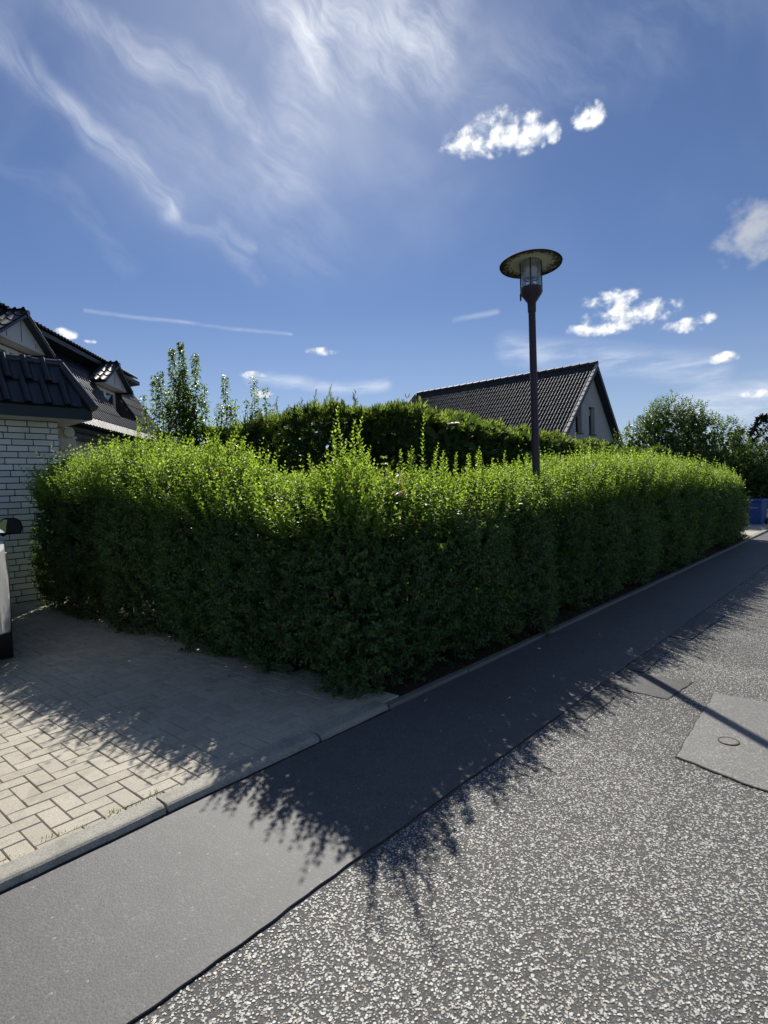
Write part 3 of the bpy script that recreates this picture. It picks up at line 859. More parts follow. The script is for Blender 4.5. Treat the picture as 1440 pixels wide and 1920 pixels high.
# ------------------------------------------------------------------ dark mansard house with two dormers
def mansard_house():
    G = Vector((-12.25, 4.74, 0)); rz = math.atan2(.700, -.714)
    ho = empty('mansard_house', G, rz, label='house with steep dark tiled roof and white gabled dormers behind garage', cat='house')
    z0, z1, lean, s0, s1 = 3.0, 4.98, .66, -6.0, 6.62
    # local axes: x along the eave away from the street, y into the house
    MB().box((s0 + .2, .35, 0), (s1 - .25, 8, 2.95)).obj('wall', M['brick'], ho)
    MB().box((s0, -.02, 2.80), (s1, .02, 2.99)).obj('fascia', M['slate'], ho)
    MB().box((s0, .021, 2.80), (s1, .36, 2.84)).obj('eave_soffit', M['slate'], ho)
    MB().tube([(s0, -.06, 2.95), (s1, -.06, 2.95)], .07, 10).obj('gutter', M['slate'], ho, smooth=True)
    DORM = [(-.52, .70), (4.0, .70)]           # centre, half width of the opening
    zs, zw = 3.56, 4.46                            # sill and head heights
    def sp(s, z, out=0.): return Vector((s, lean * (z - z0) - out, z))
    # backing of the lower slope, in pieces round the two openings
    b = MB(); cuts = [s0] + [v for c, w in DORM for v in (c - w, c + w)] + [s1]
    for i in range(0, len(cuts), 2): b.face([sp(cuts[i], z0), sp(cuts[i + 1], z0), sp(cuts[i + 1], z1), sp(cuts[i], z1)])
    for c, w in DORM:
        b.face([sp(c - w, z0), sp(c + w, z0), sp(c + w, zs), sp(c - w, zs)]); b.face([sp(c - w, zw), sp(c + w, zw), sp(c + w, z1), sp(c - w, z1)])
    b.face([sp(s1, z0), sp(s1, z1), (s1, 9, z1), (s1, 9, z0)]); b.face([sp(s0, z0), sp(s0, z1), (s0, 9, z1), (s0, 9, z0)])
    b.obj('roof', M['slate'], ho)
    tm = tile_mesh(.30, .37, GLAZED, .016, .012)
    up = Vector((0, lean, 1)).normalized(); slen = (z1 - z0) * math.hypot(lean, 1); fr = []
    for r in range(int(slen / .335) + 1):
        for i in range(int((s1 - s0) / .3)):
            s = s0 + i * .3; zc = z0 + (r + .5) * .335 * up.z
            if any(c - w - .02 < s + .15 < c + w + .02 and zs - .05 < zc < zw + .25 for c, w in DORM): continue
            d = abs(s - 1.5)
            fr.append((d, frame_mat(sp(s, z0, .012) + up * (.335 * r), (1, 0, 0), up, .003)))
    fr.sort(key=lambda q: q[0])
    lay_tiles(ho, tm, M['htile'], [f for _, f in fr], 300)
    # the flared foot of the slope over the gutter
    fo = Vector((0, .30, .10)).normalized(); fl = []
    for i in range(int((s1 - s0) / .3)): fl.append(frame_mat((s0 + i * .3, -.25, 2.97), (1, 0, 0), Vector((0, .27, .24)), .003))
    tm2 = tile_mesh(.30, .37, GLAZED, .016, .012); tm2.name = 'foot_tile'; lay_tiles(ho, tm2, M['rtile'], fl, 60, 'foot_tile')
    # upper roof: shallow slope with projecting eave, dark panels lying on it
    e = sp(0, z1, 0).y - .38
    u = MB(); u.prism([(e, 5.03), (e, 5.13), (6.0, 6.62), (8.2, 5.4), (8.2, 4.98), (1.3, 4.98)], lambda p, t_: (t_, p[0], p[1]), s0 - .1, s1 + .12); u.obj('upper_roof', M['slate'], ho)
    tm3 = tile_mesh(.30, .37, GLAZED, .016, .012); upd = Vector((0, 6.0 - e, 6.62 - 5.13)).normalized(); fr3 = []
    for r in range(2):
        for i in range(int((s1 + .2 - s0) / .3)): fr3.append(frame_mat(Vector((s0 - .1 + i * .3, e - .03, 5.15)) + upd * .335 * r, (1, 0, 0), upd, .003))
    tm3.name = 'eave_tile'; lay_tiles(ho, tm3, M['htile'], fr3, 90, 'eave_tile')
    for i in range(5):
        a, bq = s0 + .5 + i * 2.0, s0 + 2.44 + i * 2.0
        if bq > 4.9: break
        q = [Vector((x, e + k * upd.y, 5.22 + k * upd.z)) for k in (.85, 2.6) for x in (a, bq)]
        m = MB(); m.prism([(.85, 0.), (2.6, 0.), (2.6, .05), (.85, .05)], lambda p, t_: (t_, e + p[0] * upd.y, 5.26 + p[0] * upd.z + p[1]), a, bq); m.obj('solar_panel', M['pane'], ho)
    m = MB(); m.tube([(s0, 6.0, 6.66), (s1 + .1, 6.0, 6.66)], .09, 10); m.obj('ridge', M['cap'], ho, smooth=True)
    # dormers
    for c, w in DORM:
        yw = lean * (zw - z0) - .02                # window plane
        wn = MB()
        wn.box((c - w, yw, zs), (c - w + .08, yw + .06, zw)).box((c + w - .08, yw, zs), (c + w, yw + .06, zw)).box((c - w + .08, yw, zs), (c + w - .08, yw + .06, zs + .08)).box((c - w + .08, yw, zw - .08), (c + w - .08, yw + .06, zw)).box((c - .06, yw, zs + .08), (c + .06, yw + .06, zw - .08))
        win = wn.obj('window', M['white'], ho)
        for sgn in (-1, 1):
            MB().box((c + (.06 if sgn > 0 else -w + .08), yw + .03, zs + .08), (c + (w - .08 if sgn > 0 else -.06), yw + .04, zw - .08)).obj('pane', M['pane'], win)
            MB().box((c + (.06 if sgn > 0 else -w + .08), yw + .012, zs + .50), (c + (w - .08 if sgn > 0 else -.06), yw + .028, zs + .53)).obj('glazing_bar', M['white'], win)
        for sgn in (-1, 1):
            x = c + sgn * w
            m = MB(); m.prism([(lean * (zs - z0), zs), (yw + .1, zs), (yw + .1, zw + .1), (yw, zw + .02)], lambda p, t_: (t_, p[0], p[1]), x, x + sgn * .03); m.obj('cheek', M['shutter'], ho)
        MB().box((c - w - .04, lean * (zs - z0) - .06, zs - .045), (c + w + .04, yw + .01, zs - .005)).obj('sill', M['soffit'], ho)
        # gable front standing proud, white boards, small tiled roof with a ridge running back
        yf = .68; hw = .84; ze, za = 4.52, 5.02
        m = MB(); m.prism([(c - hw, ze), (c + hw, ze), (c, za)], lambda p, t_: (p[0], t_, p[1]), yf, yf + .05); gf = m.obj('gable_front', M['soffit'], ho)
        for q in (-.5, 0, .5): MB().box((c + q - .006, yf - .006, ze + .02), (c + q + .006, yf - .001, za - abs(q) * .66 - .06)).obj('board_joint', M['slate'], gf)
        m = MB(); m.prism([(c - hw, ze - .03), (c + hw, ze - .03), (c + hw, ze), (c - hw, ze)], lambda p, t_: (p[0], t_, p[1]), yf, 1.3); m.obj('gable_soffit', M['soffit'], ho)
        for sgn in (-1, 1):
            dn = Vector((sgn * (hw + .12), 0, ze - .07 - za)); dl = dn.length; dn.normalize()
            m = MB(); nrm = Vector((sgn * -dn.z * sgn * sgn, 0, 1)); n2 = Vector((-dn.z * sgn, 0, dn.x * sgn)).normalized()
            A = Vector((c, 0, za))
            poly = [A, A + dn * dl, A + dn * dl + n2 * .05, A + n2 * .05]
            m.prism([(p.x, p.z) for p in poly], lambda p, t_: (p[0], t_, p[1]), yf - .14, 2.6); m.obj('gable_roof', M['slate'], ho)
            tq = tile_mesh(.30, .37, GLAZED, .016, .012); tq.name = 'dormer_tile'; fr4 = []
            for r in range(4):
                for i in range(6):
                    org = A + n2 * .055 + dn * (dl + .02 - r * .30) + Vector((0, yf - .14 + (i if sgn < 0 else i) * .3 + (.3 if sgn < 0 else 0), 0))
                    fr4.append(frame_mat(org if sgn < 0 else org, (0, -1 if sgn < 0 else 1, 0), -dn, .003))
            lay_tiles(ho, tq, M['htile'], fr4, 40, 'dormer_tile')
        MB().tube([(c, yf - .16, za + .06), (c, 2.6, za + .06)], .055, 10).obj('dormer_ridge', M['cap'], ho, smooth=True)


mansard_house()


# ------------------------------------------------------------------ grey gable house
def gable_house():
    gx, yr, zr = -10.25, 25.68, 6.64
    ho = empty('gable_house', (gx, yr, 0), label='grey rendered house with black tiled gable roof behind conifer hedge', cat='house')
    yl, yR, ze, L = -5.0, 3.9, 1.95, 10.05
    slL = (zr - 3.49) / 3.41; slR = (zr - 3.44) / 2.77
    zl = zr - .12
    # front wall as strips round two deep window openings
    W = [(-1.72, -1.08, 3.62, 4.82), (-.29, .36, 3.61, 4.81)]
    def top(y_): return zl - (slL * -y_ if y_ < 0 else slR * y_)
    yb, ye = -(zl - 2.2) / slL, (zl - 2.2) / slR
    ys = sorted({yb, ye, 0.} | {v for w in W for v in w[:2]})
    m = MB(); t0 = -.30
    for a, b in zip(ys, ys[1:]):
        mid = (a + b) / 2; cut = [w for w in W if w[0] < mid < w[1]]
        if cut:
            w = cut[0]
            m.prism([(a, 0), (b, 0), (b, w[2]), (a, w[2])], lambda p, t_: (t_, p[0], p[1]), t0, -.25 + .25)
            m.prism([(a, w[3]), (b, w[3]), (b, top(b)), (a, top(a))], lambda p, t_: (t_, p[0], p[1]), t0, 0)
        else: m.prism([(a, 0), (b, 0), (b, top(b)), (a, top(a))], lambda p, t_: (t_, p[0], p[1]), t0, 0)
    m.box((-L + .2, yb, 0), (t0, yb + .3, 2.2)).box((-L + .2, ye - .3, 0), (t0, ye, 2.2))
    m.obj('wall', M['plaster'], ho)
    for i, (a, b, c, d) in enumerate(W):
        f = MB(); f.box((-.24, a, c), (-.18, a + .07, d)).box((-.24, b - .07, c), (-.18, b, d)).box((-.24, a + .07, c), (-.18, b - .07, c + .07)).box((-.24, a + .07, d - .07), (-.18, b - .07, d))
        win = f.obj('window', M['dark'] if i == 0 else M['shutter'], ho)
        MB().box((-.22, a + .07, c + .07), (-.205, b - .07, d - .07)).obj('pane', M['pane'], win)
        MB().box((-.19, a - .06, c - .05), (.06, b + .06, c - .008)).obj('sill', M['slate'], win)
        if i == 1: MB().box((-.198, a + .08, d - .36), (-.185, b - .08, d - .075)).obj('roller_blind', M['soffit'], win)
        else:
            for k in range(9): MB().box((-.175, a + .08, c + .12 + k * .12), (-.168, a + .20, c + .17 + k * .12)).obj('curtain_band', M['soffit'], win)
    # roof slabs
    for sgn, sl, yend in ((-1, slL, yl), (1, slR, 3.2)):
        r = MB(); e = abs(yend)
        r.prism([(0, zr - .03), (sgn * e, zr - .03 - sl * e), (sgn * e, zr - .20 - sl * e), (0, zr - .20)], lambda p, t_: (t_, p[0], p[1]), -L, .30); r.obj('roof', M['slate'], ho)
    # barge boards
    for sgn, sl, e in ((-1, slL, 5.0), (1, slR, 3.2)):
        r = MB(); r.prism([(0, zr + .02), (sgn * e, zr + .02 - sl * e), (sgn * e, zr - .24 - sl * e), (0, zr - .24)], lambda p, t_: (t_, p[0], p[1]), .302, .335); r.obj('barge_board', M['slate'], ho)
    up = Vector((0, 1, slL)).normalized(); fr = []
    tm = tile_mesh(.30, .37, GLAZED, .020, .014); n = int(6.2 / .335)
    for r in range(n):
        for i in range(34):
            org = Vector((.30 - .30 * (i + 1), 0, zr - .015)) - up * (.335 * (r + 1))
            fr.append((i * .30 + r * .12, frame_mat(org, (1, 0, 0), up, .004)))
    fr.sort(key=lambda q: q[0])
    lay_tiles(ho, tm, M['rtile'], [f for _, f in fr], 300)
    dnR = Vector((0, 1, -slR)).normalized(); tb = tile_mesh(.30, .37, GLAZED, .020, .014); tb.name = 'rear_tile'; fb = []
    for r in range(14):
        for i in range(33): fb.append(frame_mat(Vector((.30 - .30 * i, 0, zr - .015)) + dnR * (.335 * (r + 1)), (-1, 0, 0), -dnR, .004))
    tb.materials.append(M['rtile'])
    lay_tiles(ho, tb, M['rtile'], fb, 0, stuff='rear_tile_field')
    for r in range(n):
        p = Vector((.335, 0, zr + .045)) - up * (.335 * (r + 1)); q = p + up * .345
        m = MB(); nn = Vector((0, -up.z, up.y))
        m.prism([(-.055, -.03), (.055, -.03), (.055, .022), (-.055, .022)], lambda c_, t_: Vector((.335 + c_[0] - .02, p.y, p.z)) + up * t_ + nn * (c_[1] + (.012 if t_ < .1 else 0)), 0, .33)
        m.obj('verge_tile', M['verge'], ho)
    for i in range(25):
        x = .33 - i * .4
        MB().tube([(x, 0, zr + .045), (x - .41, 0, zr + .03)], [.115, .10], 10).obj('ridge_cap', M['rtile'], ho, smooth=True)


gable_house()


# ------------------------------------------------------------------ street lamp
def street_lamp():
    la = empty('street_lamp', (-3.15, 6.235, 0), label='tall aubergine street lamp with flat round weathered canopy rising from hedge', cat='street lamp')
    MB().lathe([(.052, 0), (.052, .9), (.046, .95), (.040, 3.50), (.040, 3.56)], 20).obj('pole', M['pole'], la, smooth=True)
    MB().lathe([(.046, 3.50), (.048, 3.60), (.118, 3.70), (.121, 3.77), (.112, 3.775), (.100, 3.74)], 28).obj('lantern_cup', M['pole'], la, smooth=True)
    gl = MB().lathe([(.108, 3.765), (.108, 4.075)], 28, close=False).obj('glass_cylinder', M['glass'], la, smooth=True)
    for k in range(4):
        a = R(25 + 90 * k); x, y_ = .117 * math.cos(a), .117 * math.sin(a)
        MB().tube([(x, y_, 3.66 if k == 2 else 3.71), (x, y_, 4.09)], .0075, 8).obj('rod', M['pole'], la, smooth=True)
    MB().box((-.012, -.130, 3.64), (.012, -.112, 3.72), Matrix.Rotation(R(205 + 90), 4, 'Z')).obj('hinge', M['pole'], la, bevel=.004)
    MB().lathe([(.070, 3.885), (.072, 3.89), (.072, 3.995), (.068, 4.0)], 24, close=False).obj('louvre', M['reflector'], la, smooth=True)
    MB().lathe([(.078, 3.865), (.086, 3.865), (.086, 3.88), (.078, 3.88), (.078, 3.865)], 24, close=False).obj('louvre_ring', M['steel'], la, smooth=True)
    for k in range(3):
        a = R(60 + 120 * k); MB().tube([(.070 * math.cos(a), .070 * math.sin(a), 3.80), (.070 * math.cos(a), .070 * math.sin(a), 4.06)], .004, 6).obj('louvre_strut', M['steel'], la)
    MB().lathe([(.052, 3.77), (.052, 3.805), (.045, 3.81)], 20).obj('lamp_socket', M['steel'], la, smooth=True)
    MB().lathe([(.012, 3.81), (.016, 3.82), (.032, 3.85), (.030, 3.875), (.018, 3.895), (.004, 3.90)], 18).obj('bulb', M['bulbglass'], la, smooth=True)
    MB().lathe([(.006, 3.812), (.007, 3.86), (.002, 3.865)], 8).obj('bulb_filament', M['steel'], la)
    ca = empty('canopy', (0, 0, 0)); ca.parent = la; ca.location = (0, 0, 4.045); ca.rotation_euler = (R(-4.0), R(-3.0), 0)
    MB().lathe([(.02, .020), (.12, .016), (.24, .004), (.335, -.016)], 48, close=False).obj('canopy_underside', M['lichen'], ca, smooth=True)
    MB().lathe([(.335, -.016), (.346, -.022), (.350, -.011), (.340, .000), (.26, .030), (.14, .052), (.13, .072), (.07, .088), (.01, .092)], 48, close=False).obj('canopy_top', M['canopy'], ca, smooth=True)
    MB().lathe([(.005, .0145), (.10, .0125)], 28, close=False).obj('canopy_reflector', M['reflect_white'], ca, smooth=True)
    MB().lathe([(.102, .000), (.118, .000), (.118, .016), (.102, .016), (.102, .0)], 28, close=False).obj('canopy_collar', M['steel'], ca, smooth=True)


street_lamp()


# ------------------------------------------------------------------ foliage
def unit(a): return a / (np.linalg.norm(a, axis=-1, keepdims=True) + 1e-9)


class Leaves:
    def __init__(s): s.v, s.a, s.r = [], [], []

    def add(s, P, D, N, L, W, age, curl=.12, fold=.16):
        n = len(P); D = unit(D); B = unit(np.cross(N, D)); N = np.cross(D, B)
        L = np.broadcast_to(L, (n,))[:, None]; W = np.broadcast_to(W, (n,))[:, None]
        V = np.empty((n, 6, 3))
        V[:, 0] = P; V[:, 3] = P + D * L - N * L * curl
        for i, (t_, w, sg) in {1: (.34, .5, 1), 2: (.70, .40, 1), 5: (.34, .5, -1), 4: (.70, .40, -1)}.items():
            V[:, i] = P + D * L * t_ + B * W * w * sg + N * (W * fold - L * curl * t_ * t_)
        s.v.append(V); s.a.append(np.broadcast_to(age, (n,))); s.r.append(RNG.uniform(0, 1, n))

    def mesh(s, name, mat):
        V = np.concatenate(s.v); n = len(V)
        Q = (np.array([(0, 1, 2, 3), (0, 3, 4, 5)])[None] + (np.arange(n) * 6)[:, None, None]).reshape(-1, 4)
        return mesh_np(name, V.reshape(-1, 3), Q, {'age': np.repeat(np.clip(np.concatenate(s.a), 0, 1), 2), 'var': np.repeat(np.concatenate(s.r), 2)}, smooth=True, mat=mat)

    def obj(s, name, mat, parent, stuff=True):
        o = link(name, s.mesh(name, mat), parent=parent)
        if stuff: o['kind'] = 'stuff'
        return o


class Sticks:
    """thin three-sided stems"""
    def __init__(s): s.v = []

    def add(s, A, B, r0, r1):
        n = len(A); d = unit(B - A); a = unit(np.cross(d, np.array([.31, .77, .55]))); b = np.cross(d, a)
        V = np.empty((n, 6, 3)); r0 = np.broadcast_to(r0, (n,))[:, None]; r1 = np.broadcast_to(r1, (n,))[:, None]
        for k in range(3):
            c, q = math.cos(2.094 * k), math.sin(2.094 * k); w = a * c + b * q
            V[:, k] = A + w * r0; V[:, 3 + k] = B + w * r1
        s.v.append(V)

    def obj(s, name, mat, parent):
        V = np.concatenate(s.v); n = len(V)
        Q = (np.array([(0, 1, 4, 3), (1, 2, 5, 4), (2, 0, 3, 5)])[None] + (np.arange(n) * 6)[:, None, None]).reshape(-1, 4)
        o = link(name, mesh_np(name, V.reshape(-1, 3), Q, mat=mat), parent=parent); o['kind'] = 'stuff'; return o


def shoots(lv, st, B, D, length, pairs, leafL, age0, age1, spread=58, wr=.46, bend=None, stem=.0016):
    """opposite leaf pairs up each shoot; B base, D direction, length per shoot, age rises from age0 to age1 at the tip"""
    n = len(B); D = unit(D); length = np.broadcast_to(length, (n,)).astype(float); leafL = np.broadcast_to(leafL, (n,)).astype(float)
    ref = unit(RNG.normal(size=(n, 3))); E1 = unit(np.cross(D, ref)); E2 = np.cross(D, E1)
    bend = np.zeros((n, 3)) if bend is None else bend
    def at(t_): return B + D * (length * t_)[:, None] + bend * (length * t_ * t_)[:, None]
    if st is not None:
        st.add(B, at(1.0), stem, stem * .35)
    for j in range(pairs):
        t_ = (j + .35) / pairs; a = math.radians(spread * (1 - .55 * t_ ** 3)); P = at(t_)
        Dd = unit(D + bend * 2 * t_)
        ang = (j % 2) * math.pi / 2 + RNG.normal(0, .35, n)
        E = E1 * np.cos(ang)[:, None] + E2 * np.sin(ang)[:, None]
        for sg in (1, -1):
            aa = a + RNG.normal(0, .18, n)
            ld = Dd * np.cos(aa)[:, None] + E * (sg * np.sin(aa))[:, None] + RNG.normal(0, .10, (n, 3))
            ln = Dd * np.sin(aa)[:, None] - E * (sg * np.cos(aa))[:, None] + RNG.normal(0, .15, (n, 3))
            sz = leafL * (1.0 - .45 * t_ ** 3) * (.72 + .28 * min(1, t_ * 4)) * RNG.uniform(.8, 1.15, n)
            lv.add(P, ld, ln, sz, sz * wr * RNG.uniform(.85, 1.15, n), age0 + (age1 - age0) * t_ + RNG.normal(0, .08, n), curl=.10 + .1 * t_)
    # the closed tip
    lv.add(at(.97), unit(D + bend * 2) + RNG.normal(0, .12, (n, 3)), E1, leafL * .45, leafL * .16, np.broadcast_to(age1, (n,)))


class HedgeShape:
    """an L-shaped hedge: path of its outer face (left leg, corner arc, right leg, rounded ends)"""
    def __init__(s, xl, yfront, xfront, yend, rc, depth, hf, hc):
        s.xl, s.yf, s.xf, s.ye, s.rc, s.d, s.hf, s.hc = xl, yfront, xfront, yend, rc, depth, hf, hc
        s.l1 = (xf0 := xfront - rc) - xl; s.l2 = math.pi / 2 * rc; s.l3 = yend - (yfront + rc); s.le = math.pi * depth / 2
        s.total = s.le + s.l1 + s.l2 + s.l3 + s.le

    def at(s, q):
        """face point (z = 0), outward normal, inward reach of the hedge at path length q"""
        q = np.asarray(q, float) - s.le; n = len(q)
        P = np.zeros((n, 3)); N = np.zeros((n, 3)); r = s.d / 2
        # left end: half circle round (xl, yf + r)
        m = q < 0; a = -q[m] / r; P[m, 0] = s.xl - r * np.sin(a); P[m, 1] = s.yf + r - r * np.cos(a); N[m, 0] = -np.sin(a); N[m, 1] = -np.cos(a)
        m = (q >= 0) & (q < s.l1); P[m, 0] = s.xl + q[m]; P[m, 1] = s.yf; N[m, 1] = -1
        m = (q >= s.l1) & (q < s.l1 + s.l2); a = (q[m] - s.l1) / s.rc; P[m, 0] = s.xf - s.rc + s.rc * np.sin(a); P[m, 1] = s.yf + s.rc - s.rc * np.cos(a); N[m, 0] = np.sin(a); N[m, 1] = -np.cos(a)
        k = s.l1 + s.l2; m = (q >= k) & (q < k + s.l3); P[m, 0] = s.xf; P[m, 1] = s.yf + s.rc + q[m] - k; N[m, 0] = 1
        k += s.l3; m = q >= k; a = (q[m] - k) / r; P[m, 0] = s.xf - r + r * np.cos(a); P[m, 1] = s.ye + r * np.sin(a); N[m, 0] = np.cos(a); N[m, 1] = np.sin(a)
        end = (q < 0) | (q >= k)
        return P, N, np.where(end, r, s.d)


# ---- privet hedge
def ip(x, xs, ys): return np.interp(x, xs, ys)


def privet():
    he = empty('privet_hedge', (-3.3, 3.2, 0), label='clipped green privet hedge with bright young shoots wrapping the street corner', cat='hedge')
    off = np.array([-3.3, 3.2, 0])
    D = .95
    hs = HedgeShape(-8.72, 2.86, -2.84, 16.0, .28, D, None, None)
    def hf(P): # shoulder height of the trimmed face
        leg = P[:, 1] < 3.6
        return np.where(leg, ip(P[:, 0], [-9.1, -8.4, -7, -6, -4.5, -3.3], [1.46, 1.52, 1.62, 1.50, 1.36, 1.26]), ip(P[:, 1], [3, 4.5, 7, 10, 14, 16.5], [1.25, 1.27, 1.30, 1.34, 1.33, 1.26]))
    def ht(P): # height the young growth reaches
        leg = P[:, 1] < 3.9
        return np.where(leg, ip(P[:, 0], [-9.1, -8.2, -7, -6.3, -5.2, -4.0, -3.3], [2.10, 2.26, 2.34, 2.28, 1.98, 1.63, 1.72]), ip(P[:, 1], [3, 3.5, 4.6, 6.5, 7.8, 9.5, 13, 15.5, 16.5], [1.76, 1.72, 1.68, 1.72, 1.90, 1.98, 1.94, 1.80, 1.58]))
    def hc(P): # solid crown
        a = hf(P); return a + .08 + .42 * (ht(P) - a)
    lv, st = Leaves(), Sticks()
    HOLES = [(np.array([-3.05, 3.05, .66]), .17), (np.array([-3.55, 2.80, .10]), .24), (np.array([-3.48, 2.85, .72]), .09), (np.array([-4.5, 2.8, .08]), .18), (np.array([-2.85, 3.9, .05]), .22)]

    def keep(P):
        k = np.ones(len(P), bool)
        for c, r in HOLES: k &= np.linalg.norm((P - c) * [1, 1, 1.1], axis=1) > r * (1 + .25 * lump(P, 9))
        return k & (P[:, 2] > .03)

    def face_points(n, lo=0., hi=None):
        q = RNG.uniform(lo, hi or hs.total, n); P, N, dep = hs.at(q)
        f = RNG.uniform(0, 1, n); h = hf(P); z = .06 + (h - .06) * f ** .95
        und = .02 * np.clip(1 - z / .40, 0, 1) ** 1.5 + np.where((P[:, 1] < 3.2) & (P[:, 0] < -3.3), .05, .0)
        bulge = .07 * np.sin(np.pi * f) - und + .105 * lump(np.c_[P[:, :2], z], 2.6) + .035 * lump(np.c_[P[:, :2], z], 7.0) - .10 * np.clip((f - .86) / .14, 0, 1) ** 2
        P = P.copy(); P[:, 2] = z
        return P + N * bulge[:, None], N, f

    def cap_points(n, lo=0., hi=None):
        q = RNG.uniform(lo, hi or hs.total, n); P, N, dep = hs.at(q); g_ = RNG.uniform(0, 1, n)
        zf, zc = hf(P), hc(P)
        prof = np.where(g_ < .55, zf + (zc - zf) * np.clip(g_ / .55, 0, 1) ** 1.25, zc - (zc - zf) * .35 * ((g_ - .55) / .45) ** 2)
        Q = P - N * (dep * g_)[:, None]; Q[:, 2] = prof + .05 * lump(np.c_[Q[:, :2], prof], 2.2)
        tilt = np.where(g_ < .5, .55 * (1 - g_ * 2), -.25)
        return Q, N, g_, tilt

    # clipped faces
    n = 11800
    P, N, f = face_points(n); dist = np.linalg.norm(P, axis=1); k = keep(P) & (RNG.uniform(0, 1, n) < np.clip(7.5 / dist, .35, 1)); P, N, f, dist = P[k], N[k], f[k], dist[k]; n = len(P)
    base = P - N * .10 - np.array([0, 0, .03]); grow = np.clip(dist / 7.5, 1, 1.5)
    D_ = N * RNG.uniform(.35, 1.0, (n, 1)) + np.array([0, 0, 1]) * RNG.uniform(.1, 1.0, (n, 1)) + RNG.normal(0, .40, (n, 3))
    yng = np.where(RNG.uniform(0, 1, n) < .05, RNG.uniform(.3, .6, n), RNG.uniform(0, .26, n))
    for lo, pr in ((0, 4), (1, 5), (2, 6)):
        m = (np.arange(n) % 3) == lo
        shoots(lv, st, base[m], D_[m], RNG.uniform(.09, .17, m.sum()) * grow[m], pr, RNG.uniform(.036, .055, m.sum()) * grow[m], yng[m] * .5, yng[m], 62, .50)
    # young growth over the crown
    n = 7400
    P, N, g_, tl = cap_points(n); dist = np.linalg.norm(P, axis=1); k = RNG.uniform(0, 1, n) < np.clip(8.5 / dist, .5, 1) * (1 - .05 * np.clip(g_ - .55, 0, 1) / .45); P, N, g_, tl, dist = P[k], N[k], g_[k], tl[k], dist[k]; n = len(P)
    grow = np.clip(dist / 8.5, 1, 1.3)
    D_ = np.array([0, 0, 1.]) + N * (tl * .7)[:, None] + RNG.normal(0, .15, (n, 3))
    reach = ht(P) + .13 * lump(P * [1, 1, 0], 1.9) + .08 * lump(P * [1, 1, 0], 6.) - .03 - P[:, 2] + .12 * np.clip(g_ - .4, 0, 1)
    ln = np.clip(reach * RNG.uniform(.45, 1.0, n) * np.where(g_ < .12, .55, 1), .10, .6) + .08
    for lo, hi, pr in ((0, .26, 6), (.26, .36, 9), (.36, 9, 13)):
        m = (ln >= lo) & (ln < hi)
        shoots(lv, st, P[m] - [0, 0, .08], D_[m], ln[m], pr, RNG.uniform(.036, .054, m.sum()) * grow[m], .40, RNG.uniform(.75, 1.0, m.sum()), 54, .52, bend=RNG.normal(0, .08, (m.sum(), 3)))
    # leaves deeper inside, so that light does not fall straight through
    n = 66000
    q = RNG.uniform(0, hs.total, n); P, N, dep = hs.at(q); g_ = RNG.uniform(.08, .97, n); z = RNG.uniform(.10, 1, n) * (hf(P) + (hc(P) - hf(P)) * np.clip(g_ / .55, 0, 1) ** 1.25 - .06)
    Q = P - N * (dep * g_)[:, None]; Q[:, 2] = z; k = keep(Q) & (RNG.uniform(0, 1, n) < np.where(z < .35, .55, 1)); Q = Q[k]; n = len(Q)
    L = np.where((g_[k] > .3), RNG.uniform(.08, .125, n), RNG.uniform(.045, .065, n)); lv.add(Q, RNG.normal(size=(n, 3)) + [0, 0, .5], RNG.normal(size=(n, 3)) + [0, 0, .5], L, L * .62, RNG.uniform(0, .2, n))
    for S in (lv.v, st.v):
        for i in range(len(S)): S[i] = S[i] - off
    lv.obj('foliage', M['privet'], he); st.obj('twigs', M['twig'], he)
    # stems rising from the ground
    sm = MB()
    rr = random.Random(5)
    q = np.arange(hs.le, hs.total - hs.le, .21); P, N, dep = hs.at(q)
    for p, nn in zip(P, N):
        c = Vector(p) - Vector(nn) * (.42 + rr.uniform(-.14, .14)) - Vector(off); c.z = 0
        for _ in range(2):
            h = rr.uniform(.7, 1.15); a = rr.uniform(0, 6.28); e = Vector((math.cos(a), math.sin(a), 0)) * rr.uniform(.06, .30)
            sm.tube([c + e * .05, c + e * .4 + Vector((rr.uniform(-.03, .03), rr.uniform(-.03, .03), h * .5)), c + e + Vector((0, 0, h))], [.014, .010, .005], 5, caps=False)
    o = sm.obj('branches', M['bark'], he); o['kind'] = 'stuff'
    # the tall single shoots that stick out above the crown: each a part
    kinds = []
    for i in range(14):
        l2 = Leaves(); s2 = Sticks(); hgt = .24 + .032 * i; pr = int(hgt / .024)
        shoots(l2, s2, np.zeros((1, 3)), np.array([[RNG.normal(0, .05), RNG.normal(0, .05), 1.]]), hgt, pr, np.array([.044 + .008 * RNG.uniform()]), .55, 1.0, 52, .50, bend=RNG.normal(0, .07, (1, 3)), stem=.0024)
        if i % 3 == 0: # a side shoot
            shoots(l2, s2, np.array([[0, 0, hgt * .25]]), np.array([[RNG.normal(0, .4), RNG.normal(0, .4), 1.]]), hgt * .5, max(4, pr // 2), np.array([.040]), .55, 1.0, 50, .44)
        V = np.concatenate(s2.v); nn = len(V); Qs = (np.array([(0, 1, 4, 3), (1, 2, 5, 4), (2, 0, 3, 5)])[None] + (np.arange(nn) * 6)[:, None, None]).reshape(-1, 4)
        LV = np.concatenate(l2.v); nl = len(LV); QL = (np.array([(0, 1, 2, 3), (0, 3, 4, 5)])[None] + (np.arange(nl) * 6)[:, None, None]).reshape(-1, 4) + nn * 6
        age = np.r_[np.full(len(Qs), .45), np.repeat(np.clip(np.concatenate(l2.a), 0, 1), 2)]; var = np.r_[np.full(len(Qs), .1), np.repeat(np.concatenate(l2.r), 2)]
